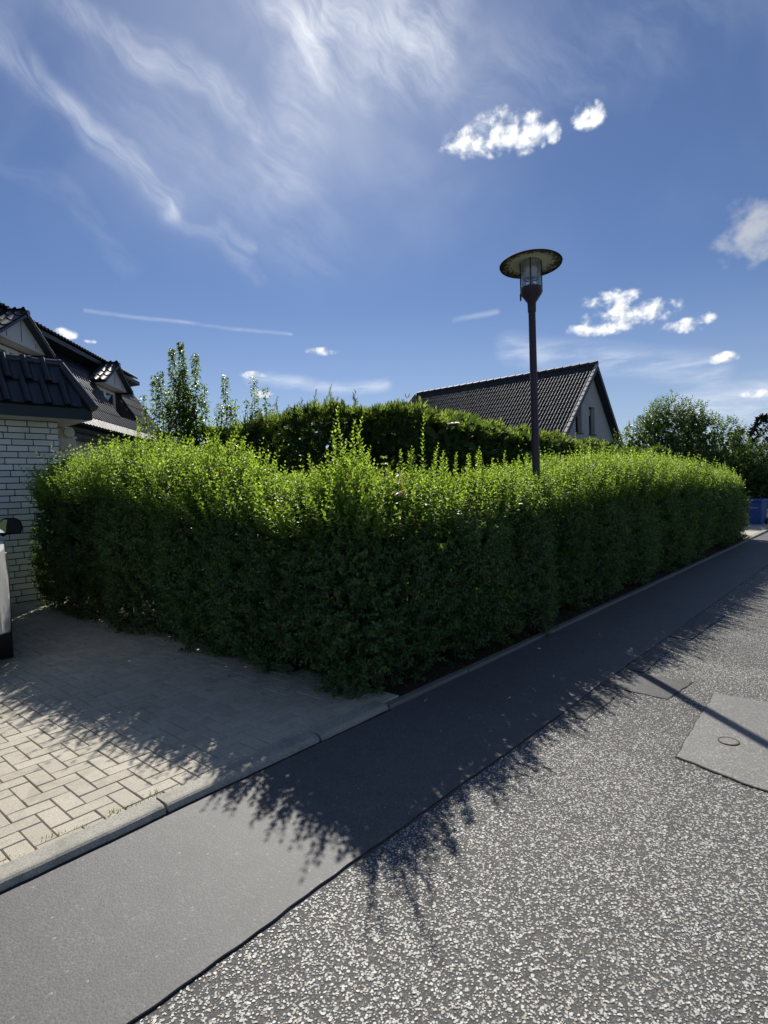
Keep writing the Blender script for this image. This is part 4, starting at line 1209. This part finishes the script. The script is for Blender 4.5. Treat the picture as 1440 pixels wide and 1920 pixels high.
        kinds.append(mesh_np('shoot', np.vstack([V.reshape(-1, 3), LV.reshape(-1, 3)]), np.vstack([Qs, QL]), {'age': age, 'var': var}, mat=M['privet']))
    n = 330; P, N, g_, tl = cap_points(n, hs.le * .6, hs.total - hs.le * .3)
    dens = lump(P, 1.1)
    for i in range(n):
        if g_[i] > .8: continue
        big = min(13, max(0, int(6 + 4.0 * dens[i] + random.gauss(0, 3))))
        o = link('shoot', kinds[big], parent=he, loc=Vector(P[i]) - Vector(off) - Vector((0, 0, .06)))
        o.rotation_euler = (random.gauss(0, .10), random.gauss(0, .10), random.uniform(0, 6.28))
    for x, y_, z, k in [(-3.42, 3.42, 1.50, 12), (-3.50, 3.48, 1.46, 10), (-3.36, 3.38, 1.46, 11), (-3.56, 3.42, 1.46, 8), (-3.60, 3.56, 1.44, 7), (-3.34, 3.52, 1.42, 8),
                         (-3.4, 4.42, 1.48, 13), (-3.42, 4.62, 1.46, 10), (-3.38, 4.20, 1.45, 9), (-3.32, 4.05, 1.45, 8), (-3.4, 5.35, 1.45, 10), (-3.35, 5.1, 1.45, 7), (-3.4, 5.9, 1.45, 9), (-3.38, 4.9, 1.45, 8),
                         (-4.75, 3.3, 1.62, 9), (-5.5, 3.3, 1.72, 8), (-6.7, 3.3, 1.98, 10), (-6.6, 3.2, 1.95, 8), (-6.85, 3.3, 1.98, 7)]:
        o = link('shoot', kinds[k], parent=he, loc=Vector((x, y_, z)) - Vector(off)); o.rotation_euler = (random.gauss(0, .06), random.gauss(0, .06), random.uniform(0, 6.28))
    return hs


privet()


# ---- maple seedling growing through the hedge
def maple():
    ma = empty('maple_sapling', (-3.18, 3.58, 0), label='maple sapling with pinkish lobed leaves growing through privet hedge', cat='sapling')
    ang = [-150, -118, -92, -62, -40, -22, 0, 22, 40, 62, 92, 118, 150]; rad = [.28, .42, .62, .34, .80, .46, 1.0, .46, .80, .34, .62, .42, .28]
    def leaf_shape(mat):
        m = bpy.data.meshes.new('leaf'); V = [(0, 0, 0)] + [(r * math.sin(R(a)), .18 + r * math.cos(R(a)) * .85, -.12 * r * r + .03 * (i % 2)) for i, (a, r) in enumerate(zip(ang, rad))]
        m.from_pydata(V, [], [(0, i + 1, i) for i in range(1, len(V) - 1)]); 
        for k, v in (('age', .8), ('var', .6)):
            at = m.attributes.new(k, 'FLOAT', 'FACE'); at.data.foreach_set('value', [v] * len(m.polygons))
        m.update(); m.materials.append(mat); return m
    green, red = leaf_shape(M['maple']), leaf_shape(M['maplered'])
    for stem, hgt in (((0.15, -.13), 1.80), ((.20, -.02), 1.68)):
        MB().tube([(0, 0, 0), (stem[0] * .6, stem[1] * .6, hgt * .6), (stem[0], stem[1], hgt)], [.008, .006, .003], 6, caps=False).obj('stem', M['twig'], ma)
    rr = random.Random(3)
    def put(me, x, y_, z, sz, rz, tilt):
        o = link('leaf', me, parent=ma, loc=(x, y_, z)); o.scale = (sz, sz, sz); o.rotation_euler = (tilt, rr.gauss(0, .2), rz)
    for z, sz, c in ((1.80, .055, 0), (1.75, .060, 0), (1.69, .045, 0), (1.64, .050, 1), (1.50, .065, 0)):
        for k in range(2): put(red if c else green, .15, -.13, z, sz, R(45 + 180 * k) + rr.gauss(0, .2), R(-10))
    for z, sz, c in ((1.66, .06, 1), (1.60, .055, 1), (1.52, .07, 1), (1.44, .08, 0), (1.38, .075, 0)):
        for k in range(2): put(red if c else green, .20, -.02, z, sz, R(20 + 180 * k) + rr.gauss(0, .3), R(-14))
    for x, y_, z, sz, rz, tl in ((.36, .10, 1.42, .075, -60, -10), (.38, .16, 1.34, .08, -80, -6), (.37, .18, 1.26, .075, -50, -20), (.40, .20, 1.22, .06, -100, 5), (.36, .05, 1.30, .06, -20, -10), (.45, .19, 1.10, .075, -130, -70)):
        put(green, x, y_, z, sz, R(rz), R(tl))


maple()


# ---- conifer hedge behind
def cypress():
    he = empty('cypress_hedge', (-5.2, 5.6, 0), label='tall dark cypress hedge with feathery top behind the privet', cat='hedge')
    off = np.array([-5.2, 5.6, 0])
    hs = HedgeShape(-8.35, 5.20, -4.80, 18.0, .9, 1.25, None, None)
    def top(P): return np.where(P[:, 1] < 6.3, ip(P[:, 0], [-8.6, -7.6, -6.6, -5.8, -5.0], [2.60, 2.66, 2.72, 2.74, 2.66]), ip(P[:, 1], [6, 7, 8, 10, 13, 18.5], [2.72, 2.72, 2.68, 2.60, 2.50, 2.28]))
    lv = Leaves()
    def spray(B, D_, N_, size, age, droop=.25):
        """flat feathery spray: spine scales and side fingers"""
        D_ = unit(D_); S = unit(np.cross(N_, D_)); n = len(B)
        for t_, ang, ln in ((0, 0, 1.0), (.15, .6, .55), (.15, -.6, .55), (.38, .55, .48), (.38, -.55, .48), (.6, .5, .36), (.6, -.5, .36)):
            d = D_ * math.cos(ang) + S * math.sin(ang) + RNG.normal(0, .10, (n, 3))
            lv.add(B + D_ * (size * t_)[:, None] - N_ * (size * droop * t_ * t_)[:, None], d, N_ + RNG.normal(0, .25, (n, 3)), size * ln, size * .085 * (1.25 if ang == 0 else 1.0), age + RNG.normal(0, .08, n), curl=.22, fold=.2)
    n = 11500
    q = RNG.uniform(hs.le * .2, hs.total - hs.le * .3, n); P, N, dep = hs.at(q); f = RNG.uniform(.22, 1, n); h = top(P)
    right = np.clip((P[:, 1] - 5.8) / 1.2, 0, 1)         # the street leg leans back towards its top
    z = h * f - .12; P = P.copy(); P[:, 2] = z
    inw = right * .62 * np.clip((f - .70) / .30, 0, 1) ** 1.3 + (1 - right) * .16 * np.clip((f - .9) / .1, 0, 1)
    P = P - N * inw[:, None] + N * (.10 * lump(P, 1.9) + .05 * lump(P, 5.))[:, None]
    upf = np.clip((f - .7) / .3, 0, 1)
    D_ = N * RNG.uniform(.5, 1.1, (n, 1)) + np.array([0, 0, 1]) * (RNG.uniform(-.15, .6, n) + .6 * upf)[:, None] + RNG.normal(0, .45, (n, 3))
    spray(P - N * .06, D_, RNG.normal(0, .6, (n, 3)) + [0, 0, 1.], RNG.uniform(.10, .19, n), np.clip(.08 + .8 * upf * RNG.uniform(0, 1, n) * right + .1 * RNG.normal(size=n), 0, 1))  # street leg coloured younger and paler towards its top, imitating sunlight
    # crown
    n = 7500
    q = RNG.uniform(hs.le * .2, hs.total - hs.le * .3, n); P, N, dep = hs.at(q); g_ = RNG.uniform(.0, 1, n); right = np.clip((P[:, 1] - 5.8) / 1.2, 0, 1)
    h = top(P); Q = P - N * (dep * g_ + right * .25 * (g_ < .4))[:, None]; Q[:, 2] = h - .10 - right * .20 * np.clip(1 - g_ / .5, 0, 1) ** 1.5 + .09 * lump(Q, 1.8) - .05
    D_ = np.array([0, 0, 1.]) + N * (right * .5)[:, None] + RNG.normal(0, .38, (n, 3)); sz = RNG.uniform(.10, .22, n) * (1 + .35 * lump(Q, 2.3))
    spray(Q, D_, RNG.normal(size=(n, 3)), sz, RNG.uniform(.45, 1.0, n), .3)
    # inside
    n = 15000
    q = RNG.uniform(hs.le * .2, hs.total - hs.le * .3, n); P, N, dep = hs.at(q); g_ = RNG.uniform(.12, .9, n); Q = P - N * (dep * g_)[:, None]; Q[:, 2] = RNG.uniform(.1, .93, n) * top(P)
    L = RNG.uniform(.18, .30, n); lv.add(Q, RNG.normal(size=(n, 3)), RNG.normal(size=(n, 3)), L, L * .4, RNG.uniform(0, .2, n))
    # whips that stand up above the crown
    for x, y_, h0, hh in [(-6.1, 5.55, 2.62, .34), (-5.75, 5.5, 2.66, .30), (-6.35, 5.5, 2.62, .24), (-6.9, 5.5, 2.6, .36), (-5.4, 5.6, 2.64, .20), (-7.3, 5.5, 2.58, .25), (-6.6, 5.6, 2.6, .2)] + [(random.uniform(-7.8, -5.2), random.uniform(5.3, 5.9), 2.58, random.uniform(.08, .22)) for _ in range(34)]:
        m = 9; B = np.array([[x + .02 * math.sin(i), y_, h0 + hh * i / m] for i in range(m)]); Dd = np.array([[.5 * (-1) ** i * (1 - i / m), RNG.normal(0, .2), 1.] for i in range(m)])
        spray(B, Dd, RNG.normal(size=(m, 3)), np.full(m, .10) * (1.1 - np.arange(m) / m * .6), np.full(m, .6))
    for i in range(len(lv.v)): lv.v[i] = lv.v[i] - off
    lv.obj('foliage', M['thuja'], he)
    t_ = MB(); q = np.arange(hs.le, hs.total - hs.le, .7); P, N, dep = hs.at(q)
    for p, nn in zip(P, N):
        c = Vector(p) - Vector(nn) * .6 - Vector(off); t_.tube([c, c + Vector((0, 0, 1.0)), c + Vector((.02, 0, 2.0))], [.05, .035, .012], 6, caps=False)
    o = t_.obj('trunks', M['bark'], he); o['kind'] = 'stuff'


cypress()


# ---- upright fruit saplings above the hedge
def sapling(loc, stems, label, seed):
    rr = np.random.default_rng(seed); o = empty('fruit_sapling', loc, label=label, cat='sapling', group='fruit saplings behind the hedge')
    lv = Leaves(); tr = MB(); tr.tube([(0, 0, 0), (.01, 0, .9), (0, .01, 1.6)], [.035, .03, .022], 7, caps=False)
    for (dx, dy, h, lean, dens) in stems:
        a = Vector((dx * .25, dy * .25, 1.45)); b = Vector((dx, dy, h * .6 + .3)); c = Vector((dx + lean, dy, h))
        pts = [a.lerp(b, t_) if t_ <= 1 else b.lerp(c, t_ - 1) for t_ in (0, .5, 1, 1.35, 1.7, 2)]
        tr.tube(pts, [.013, .011, .009, .006, .004, .002], 5, caps=False)
        n = int(1.7 * dens * (h - 1.5)); t_ = rr.uniform(.15, 1, n) ** .85; P = np.array([np.array(pts[0].lerp(pts[2], u * 2) if u < .5 else pts[2].lerp(pts[5], u * 2 - 1)) for u in t_])
        az = rr.uniform(0, 6.28, n); out = np.c_[np.cos(az), np.sin(az), np.zeros(n)]
        side = rr.uniform(0, .19, n) * (1.15 - t_); P = P + out * side[:, None] + np.c_[np.zeros(n), np.zeros(n), -side * .1]
        L = rr.uniform(.06, .095, n) * (1.05 - .35 * t_)
        lv.add(P, out + np.c_[np.zeros(n), np.zeros(n), rr.uniform(-.7, .25, n)], np.array([0, 0, 1.]) + out * .3 + rr.normal(0, .25, (n, 3)), L, L * .46, rr.uniform(0, .9, n) * t_ + .1, curl=.3, fold=.12)
    tr.obj('trunk', M['bark'], o); lv.obj('crown', M['fruit'], o)


sapling((-8.75, 5.05, 0), [(-.02, .02, 4.05, .02, 215), (-.10, -.08, 3.95, -.02, 200), (.16, .14, 3.85, .04, 200), (-.28, -.20, 3.60, -.02, 170), (-.36, -.26, 3.55, -.04, 150), (.26, .22, 3.35, .05, 150), (-.42, -.36, 3.25, -.20, 90), (.38, .32, 2.95, .10, 90), (.10, .0, 3.6, .0, 200), (-.12, -.02, 3.5, .02, 200), (-.3, -.1, 3.3, .04, 150), (.2, .05, 3.2, .0, 150), (.05, .05, 3.3, -.03, 170), (-.2, -.12, 3.1, 0, 150), (.1, .1, 3.0, .05, 150)],
        'largest fruit sapling with many upright leafy stems beside house roof', 1)
sapling((-8.26, 5.54, 0), [(0, 0, 3.50, .0, 150), (.10, .08, 3.1, .05, 70), (-.06, -.05, 3.05, -.03, 90), (.04, .03, 3.0, .02, 100)], 'slim single-spired fruit sapling between two bushier ones', 2)
sapling((-7.85, 5.82, 0), [(-.02, 0, 3.44, .0, 100), (.12, .10, 3.25, .03, 90), (-.10, -.08, 3.1, -.03, 80), (.22, .18, 3.0, .05, 60), (0, 0, 2.9, .08, 90)], 'small two-topped fruit sapling nearest the cypress hedge middle', 3)


# ---- trees and shrubs at the far end
def shrub(name, loc, blobs, label, cat, mat, n, leafL, seed, age=(.1, .8), trunk=.06, group=None, wr=.5):
    rr = np.random.default_rng(seed); o = empty(name, loc, label=label, cat=cat, group=group)
    lv = Leaves(); st = MB(); vol = np.array([b[3] * b[4] * b[5] for b in blobs]) ** .75; vol = vol / vol.sum()
    for b, w in zip(blobs, vol):
        k = int(n * w / 11); d = unit(rr.normal(size=(k, 3))); r = rr.uniform(.35, 1.0, k) ** .45
        r = r * (1 + .14 * lump(d * 2 + seed, 2.2))
        P = np.array(b[:3]) + d * r[:, None] * np.array(b[3:6])
        P = P[P[:, 2] > .1]; d = d[:len(P)]; k = len(P)
        D_ = d * .6 + np.array([0, 0, .7]) + rr.normal(0, .4, (k, 3))
        a = age[0] + (age[1] - age[0]) * np.clip((P[:, 2] - b[2]) / b[5] * .6 + .4, 0, 1) * rr.uniform(.3, 1, k)
        shoots(lv, None, P, D_, rr.uniform(2.2, 4.5, k) * leafL, 5, leafL * rr.uniform(.75, 1.2, k), a * .6, a, 60, wr)
        kk = int(k * .8); dd = unit(rr.normal(size=(kk, 3))); lv.add(np.array(b[:3]) + dd * (rr.uniform(0, .72, kk) ** .5)[:, None] * np.array(b[3:6]), rr.normal(size=(kk, 3)), rr.normal(size=(kk, 3)), leafL * 2.0, leafL * 1.1, rr.uniform(0, .2, kk))
        base = Vector((b[0] * .15, b[1] * .15, .0)); tip = Vector((b[0], b[1], b[2] + b[5] * .3))
        st.tube([base, base.lerp(tip, .5) + Vector((0, 0, .1)), tip], [trunk, trunk * .6, trunk * .2], 6, caps=False)
    st.obj('trunk', M['bark'], o); lv.obj('crown', mat, o)
    return o


shrub('broadleaf_bush', (-6.0, 22.6, 0), [(-.1, 0, 2.9, 1.25, 1.2, 1.35), (-1.05, -.5, 2.4, .95, .9, 1.15), (.95, .6, 2.35, 1.15, 1.0, 1.25), (.1, -.2, 1.4, 1.7, 1.4, 1.4), (1.6, 1.1, 1.7, .9, .9, 1.2), (-.5, -.3, 3.5, .5, .5, .65), (.45, .2, 3.55, .5, .5, .6)],
      'large rounded broadleaf bush beside the grey gable house', 'bush', M['bush'], 38000, .09, 21)
shrub('broadleaf_bush', (-3.75, 23.6, 0), [(0, 0, 1.35, .75, .8, .95), (.6, .2, 1.2, .8, .8, 1.0), (-.3, 0, .8, .8, .8, .8)], 'low leafy shrub directly behind the blue bin', 'bush', M['bush'], 9000, .085, 22, (.0, .45))
shrub('cypress_tree', (-3.2, 27.5, 0), [(-.7, 0, 1.9, .45, .5, 1.65), (-.2, .1, 1.9, .42, .5, 1.75), (.35, .2, 1.9, .45, .5, 1.6), (.9, .3, 1.9, .5, .5, 1.8)], 'dense dark cypress clump behind the low shrub', 'tree', M['conifer'], 9000, .11, 23, (0, .6), .08, None, .2)
shrub('dark_shrub', (-5.2, 25.5, 0), [(0, 0, 1.2, 1.6, .8, 1.3), (1.4, .3, 1.2, 1.4, .8, 1.3)], 'dark undergrowth shrub filling gap behind the large bush', 'bush', M['conifer'], 9000, .12, 24, (0, .5), .05)


def weeping_conifer():
    o = empty('weeping_conifer', (-4.45, 25.0, 0), label='dark conifer with drooping crooked arms reaching up right', cat='tree')
    arms = [[(0, 0, 0), (.05, 0, 1.5), (.18, .05, 2.4), (.38, .2, 3.2), (.60, .3, 3.62), (.78, .36, 3.60)], [(.18, .05, 2.3), (.48, .2, 2.9), (.85, .4, 3.35), (1.05, .5, 3.75)], [(.05, 0, 1.6), (-.12, -.1, 2.4), (-.05, -.1, 3.0), (.05, 0, 3.25)], [(.2, .1, 2.0), (.6, .3, 2.45), (.95, .5, 2.9), (1.2, .6, 3.0)], [(.05, 0, 1.5), (.5, .2, 1.7), (.9, .4, 2.1)]]
    st = MB(); lv = Leaves()
    for i, a in enumerate(arms):
        st.tube(a, [.09 - .07 * k / (len(a) - 1) for k in range(len(a))] if i == 0 else [.04 - .03 * k / (len(a) - 1) for k in range(len(a))], 6, caps=False)
        A = np.array(a); n = 260 if i else 380
        k = RNG.integers(0 if i else 1, len(a) - 1, n); t_ = RNG.uniform(0, 1, (n, 1)); P = A[k] * (1 - t_) + A[k + 1] * t_
        d = unit(RNG.normal(size=(n, 3))); L = RNG.uniform(.08, .18, n)
        lv.add(P + d * .05, d + [0, 0, -.15], RNG.normal(size=(n, 3)), L, L * .42, RNG.uniform(0, .6, n))
    st.obj('trunk', M['bark'], o); lv.obj('crown', M['conifer'], o)


weeping_conifer()
for i, (x, y_, h, lb) in enumerate([(-1.0, 58, 5.5, 'distant round tree at the far end of the street, left one'), (7.5, 52, 6.5, 'tall distant tree beyond opposite pavement'), (14, 44, 6.0, 'distant broad tree in opposite gardens')]):
    shrub('street_tree', (x, y_, 0), [(0, 0, h * .62, h * .33, h * .33, h * .36), (h * .2, 0, h * .5, h * .25, h * .25, h * .25)], lb, 'tree', M['bush'], 4000, .26, 40 + i, (.1, .6), .18)


# ------------------------------------------------------------------ blue wheelie bin
def bin_():
    b = empty('wheelie_bin', (-3.28, 20.95, .03), R(-14), label='blue wheelie bin standing past the far end of hedge', cat='bin')
    def taper(z): return .165 + .045 * z / .72
    m = MB()
    lo = [(-taper(0), -.17), (taper(0), -.17), (taper(0), .17), (-taper(0), .17)]; hi = [(-taper(.72), -.22), (taper(.72), -.22), (taper(.72), .22), (-taper(.72), .22)]
    A = [m.bm.verts.new((x, y_, .03)) for x, y_ in lo]; B = [m.bm.verts.new((x, y_, .70)) for x, y_ in hi]
    m.bm.faces.new(A[::-1]); m.bm.faces.new(B)
    for i in range(4): m.bm.faces.new((A[i], A[(i + 1) % 4], B[(i + 1) % 4], B[i]))
    body = m.obj('body', M['binblue'], b, bevel=.02, seg=2)
    MB().box((-.225, -.235, .66), (.225, .235, .70)).obj('rim', M['binblue'], b, bevel=.01)
    lid = MB(); lid.prism([(-.26, .703), (.25, .703), (.25, .75), (.1, .785), (-.2, .765), (-.26, .735)], lambda p, t_: (t_, p[0], p[1]), -.235, .235); lid.obj('lid', M['binlid'], b, bevel=.012)
    MB().tube([(-.2, .28, .72), (.2, .28, .72)], .014, 8).obj('handle', M['binblue'], b)
    for sgn in (-1, 1):
        w = MB(); w.tube([(sgn * .165, .16, .08), (sgn * .205, .16, .08)], .08, 16); w.obj('wheel', M['rubber'], b)
    for i in range(9):
        MB().box((-.10 + i * .022, -.2085, .505), (-.085 + i * .022, -.2055, .523)).obj('print_mark', M['print_white'], b)


bin_()


# ------------------------------------------------------------------ white car, mostly outside the picture
def car():
    # axis points up the drive, away from the street
    ax = Vector((-.963, .270, 0)).normalized(); rz = math.atan2(ax.y, ax.x)
    # local: x forward, y left; the right flank is at y = -0.9
    right = Vector((ax.y, -ax.x, 0))               # local -y
    wheel = Vector((-6.60, 1.845, 0))               # outer face of the rear right tyre
    org = wheel - right * .90 + ax * 1.33           # wheelbase middle
    c = empty('parked_car', (org.x, org.y, .045), rz, label='white parked car at left edge, its rear wheel and door mirror showing', cat='car')
    hw = .90; rw, arch = .33, .40
    def arc(cx, a0, a1, n=12): return [(cx + arch * math.cos(R(a0 + (a1 - a0) * i / n)), .33 + arch * math.sin(R(a0 + (a1 - a0) * i / n))) for i in range(n + 1)]
    side = [(-2.12, .36)] + [(-1.33 - arch - .02, .30)] + arc(-1.33, 185, -5)[0:] + [(1.33 - arch - .02, .28)] + arc(1.33, 185, -5) + [(2.14, .34), (2.24, .55), (2.22, .78), (1.9, .92), (1.2, 1.02), (.3, 1.04), (-1.2, 1.05), (-2.05, 1.06), (-2.16, .95), (-2.20, .62)]
    def half(z):
        # flank: widest at the wheel arches, drawn in above the waist
        return hw - .012 - .10 * max(0, z - .80) - .05 * max(0, .5 - z)
    def plan(x): return -.22 * max(0, abs(x) - 1.75) ** 1.3
    m = MB(); n = len(side); rowsR = [m.bm.verts.new((x, -(half(z) + plan(x)), z)) for x, z in side]; rowsL = [m.bm.verts.new((x, half(z) + plan(x), z)) for x, z in side]
    m.bm.faces.new(rowsR); m.bm.faces.new(rowsL[::-1])
    for i in range(n): m.bm.faces.new((rowsR[i], rowsL[i], rowsL[(i + 1) % n], rowsR[(i + 1) % n]))
    bmesh.ops.triangulate(m.bm, faces=[f for f in m.bm.faces if len(f.verts) > 4])
    m.obj('body', M['carpaint'], c, bevel=.012, seg=2)
    # cabin
    cab = [(-2.0, 1.05, .80), (-1.75, 1.55, .66), (-.9, 1.66, .63), (.1, 1.64, .63), (.75, 1.40, .68), (1.25, 1.04, .78)]
    m = MB(); A = [m.bm.verts.new((x, -w, z)) for x, z, w in cab]; B = [m.bm.verts.new((x, w, z)) for x, z, w in cab]
    m.bm.faces.new(A); m.bm.faces.new(B[::-1])
    for i in range(len(cab)): m.bm.faces.new((A[i], B[i], B[(i + 1) % len(cab)], A[(i + 1) % len(cab)]))
    bmesh.ops.triangulate(m.bm, faces=[f for f in m.bm.faces if len(f.verts) > 4])
    m.obj('cabin', M['carpaint'], c, bevel=.02)
    for sg in (-1, 1):
        for pts in ([(-1.72, 1.10), (-1.55, 1.46), (-.95, 1.56), (-.8, 1.10)], [(-.72, 1.10), (-.85, 1.56), (.08, 1.55), (.1, 1.10)], [(.18, 1.10), (.16, 1.54), (.62, 1.36), (1.02, 1.10)]):
            q = MB(); wf = lambda z: .80 - (z - 1.05) * .29 + .006
            q.prism(pts, lambda p, t_: (p[0], sg * (wf(p[1]) - t_), p[1]), 0, .02); q.obj('side_window', M['carglass'], c)
        for cx in (-1.33, 1.33):
            t_ = MB(); t_.lathe([(.20, -.10), (.315, -.105), (.33, -.08), (.33, .08), (.315, .105), (.20, .10)], 32, close=False)
            bmesh.ops.transform(t_.bm, matrix=Matrix.Translation((cx, sg * (hw - .115), .33 - .045 + .01)) @ Matrix.Rotation(R(90), 4, 'X'), verts=t_.bm.verts)
            w = t_.obj('wheel', M['rubber'], c, smooth=True)
            r_ = MB(); r_.lathe([(.02, -.05), (.205, -.06), (.205, .06), (.02, .05)], 24)
            bmesh.ops.transform(r_.bm, matrix=Matrix.Translation((cx, sg * (hw - .13), .295)) @ Matrix.Rotation(R(90), 4, 'X'), verts=r_.bm.verts); r_.obj('rim', M['rim'], w, smooth=True)
            a_ = MB(); a_.prism([(cx + .385 * math.cos(R(k * 15)), .31 + .385 * math.sin(R(k * 15))) for k in range(24)], lambda p, q_: (p[0], q_, p[1]), sg * .60, sg * .62); a_.obj('wheel_well', M['dark'], c)
        # door mirror: housing with the glass towards the rear
        x0, y0, z0 = .78, sg * .93, 1.20
        hsg = MB(); hsg.prism([(-.12, -.10), (.12, -.11), (.15, -.02), (.13, .07), (.07, .11), (-.06, .115), (-.13, .05)], lambda p, t_: (x0 + t_ * (1 if True else 1), y0 + sg * p[0] * (1 - .5 * max(0, t_) / .12 * .6), z0 + p[1] * (1 - .3 * max(0, t_) / .12)), -.06, .10)
        mi = hsg.obj('door_mirror', M['blackplastic'], c, bevel=.02, seg=2)
        q = MB(); q.prism([(-.115, -.075), (-.045, -.080), (-.035, .02), (-.02, .085), (-.06, .09), (-.115, .04)], lambda p, t_: (x0 + t_, y0 + sg * p[0], z0 + p[1]), -.064, -.061); q.obj('mirror_glass', M['mirror'], mi)
        MB().tube([(x0 + .02, sg * .84, 1.09), (x0, sg * .90, 1.13)], .03, 8).obj('mirror_arm', M['blackplastic'], mi)
        MB().box((-2.17, min(sg * .62, sg * .80), .80), (-2.10, max(sg * .62, sg * .80), 1.02)).obj('tail_light', M['redlens'], c, bevel=.015)
        for xh in (-.55, .45): MB().box((xh, sg * .872 - .012, .93), (xh + .17, sg * .872 + .012, .955)).obj('door_handle', M['carpaint'], c, bevel=.006)
    MB().box((-2.23, -.62, .40), (-2.15, .62, .56)).obj('rear_bumper', M['blackplastic'], c, bevel=.02)


car()


# ------------------------------------------------------------------ small things
def tufts():
    lv = Leaves()
    for x, y_, n, s in [(-2.825, 1.17, 40, .03), (-2.825, 1.25, 24, .022), (-2.825, 1.0, 24, .02), (-2.84, 1.38, 25, .03), (-2.86, .9, 25, .025), (-3.85, 1.32, 12, .02), (-4.4, 1.55, 14, .02), (-4.7, 1.30, 16, .022), (-4.2, 1.85, 12, .02), (-3.9, 1.5, 10, .016), (-4.75, 1.62, 14, .02), (-3.3, 1.62, 10, .015), (-5.1, 1.45, 14, .02), (-3.6, 2.1, 10, .02), (-4.0, 2.4, 14, .022), (-5.2, 2.1, 14, .022), (-2.84, .72, 22, .02), (-2.83, 1.7, 18, .016)]:
        P = np.c_[x + RNG.normal(0, .012, n), y_ + RNG.normal(0, .03, n), np.full(n, .035)]
        lv.add(P, RNG.normal(0, .6, (n, 3)) * [1, 1, 0] + [0, 0, .8], RNG.normal(size=(n, 3)), RNG.uniform(.5, 1.2, n) * s, .003, RNG.uniform(.2, 1, n), curl=.3)
    o = lv.obj('joint_grass', M['grass'], None); o['kind'] = 'stuff'
    # dry leaves and crumbs under the hedge and on the paving
    lv = Leaves(); n = 420
    P = np.c_[RNG.uniform(-8.8, -2.75, n), np.abs(RNG.normal(0, .22, n)) * -1 + 3.05, np.full(n, .052)]
    P2 = np.c_[-2.74 - np.abs(RNG.normal(0, .09, 620)), RNG.uniform(3, 12, 620), np.full(620, .016)]; P2[P2[:, 0] > XK, 2] = .014
    P3 = np.c_[RNG.uniform(XK, XS, 40), RNG.uniform(1.5, 8, 40), np.full(40, .015)]
    P = np.vstack([P, P2, P3]); P = P[P[:, 1] < 13]; n = len(P)
    lv.add(P, RNG.normal(size=(n, 3)) * [1, 1, .15], RNG.normal(0, .3, (n, 3)) + [0, 0, 1], RNG.uniform(.012, .03, n), RNG.uniform(.006, .014, n), 0)
    o = link('fallen_leaves', lv.mesh('fallen_leaves', M['dust'])); o['kind'] = 'stuff'


tufts()
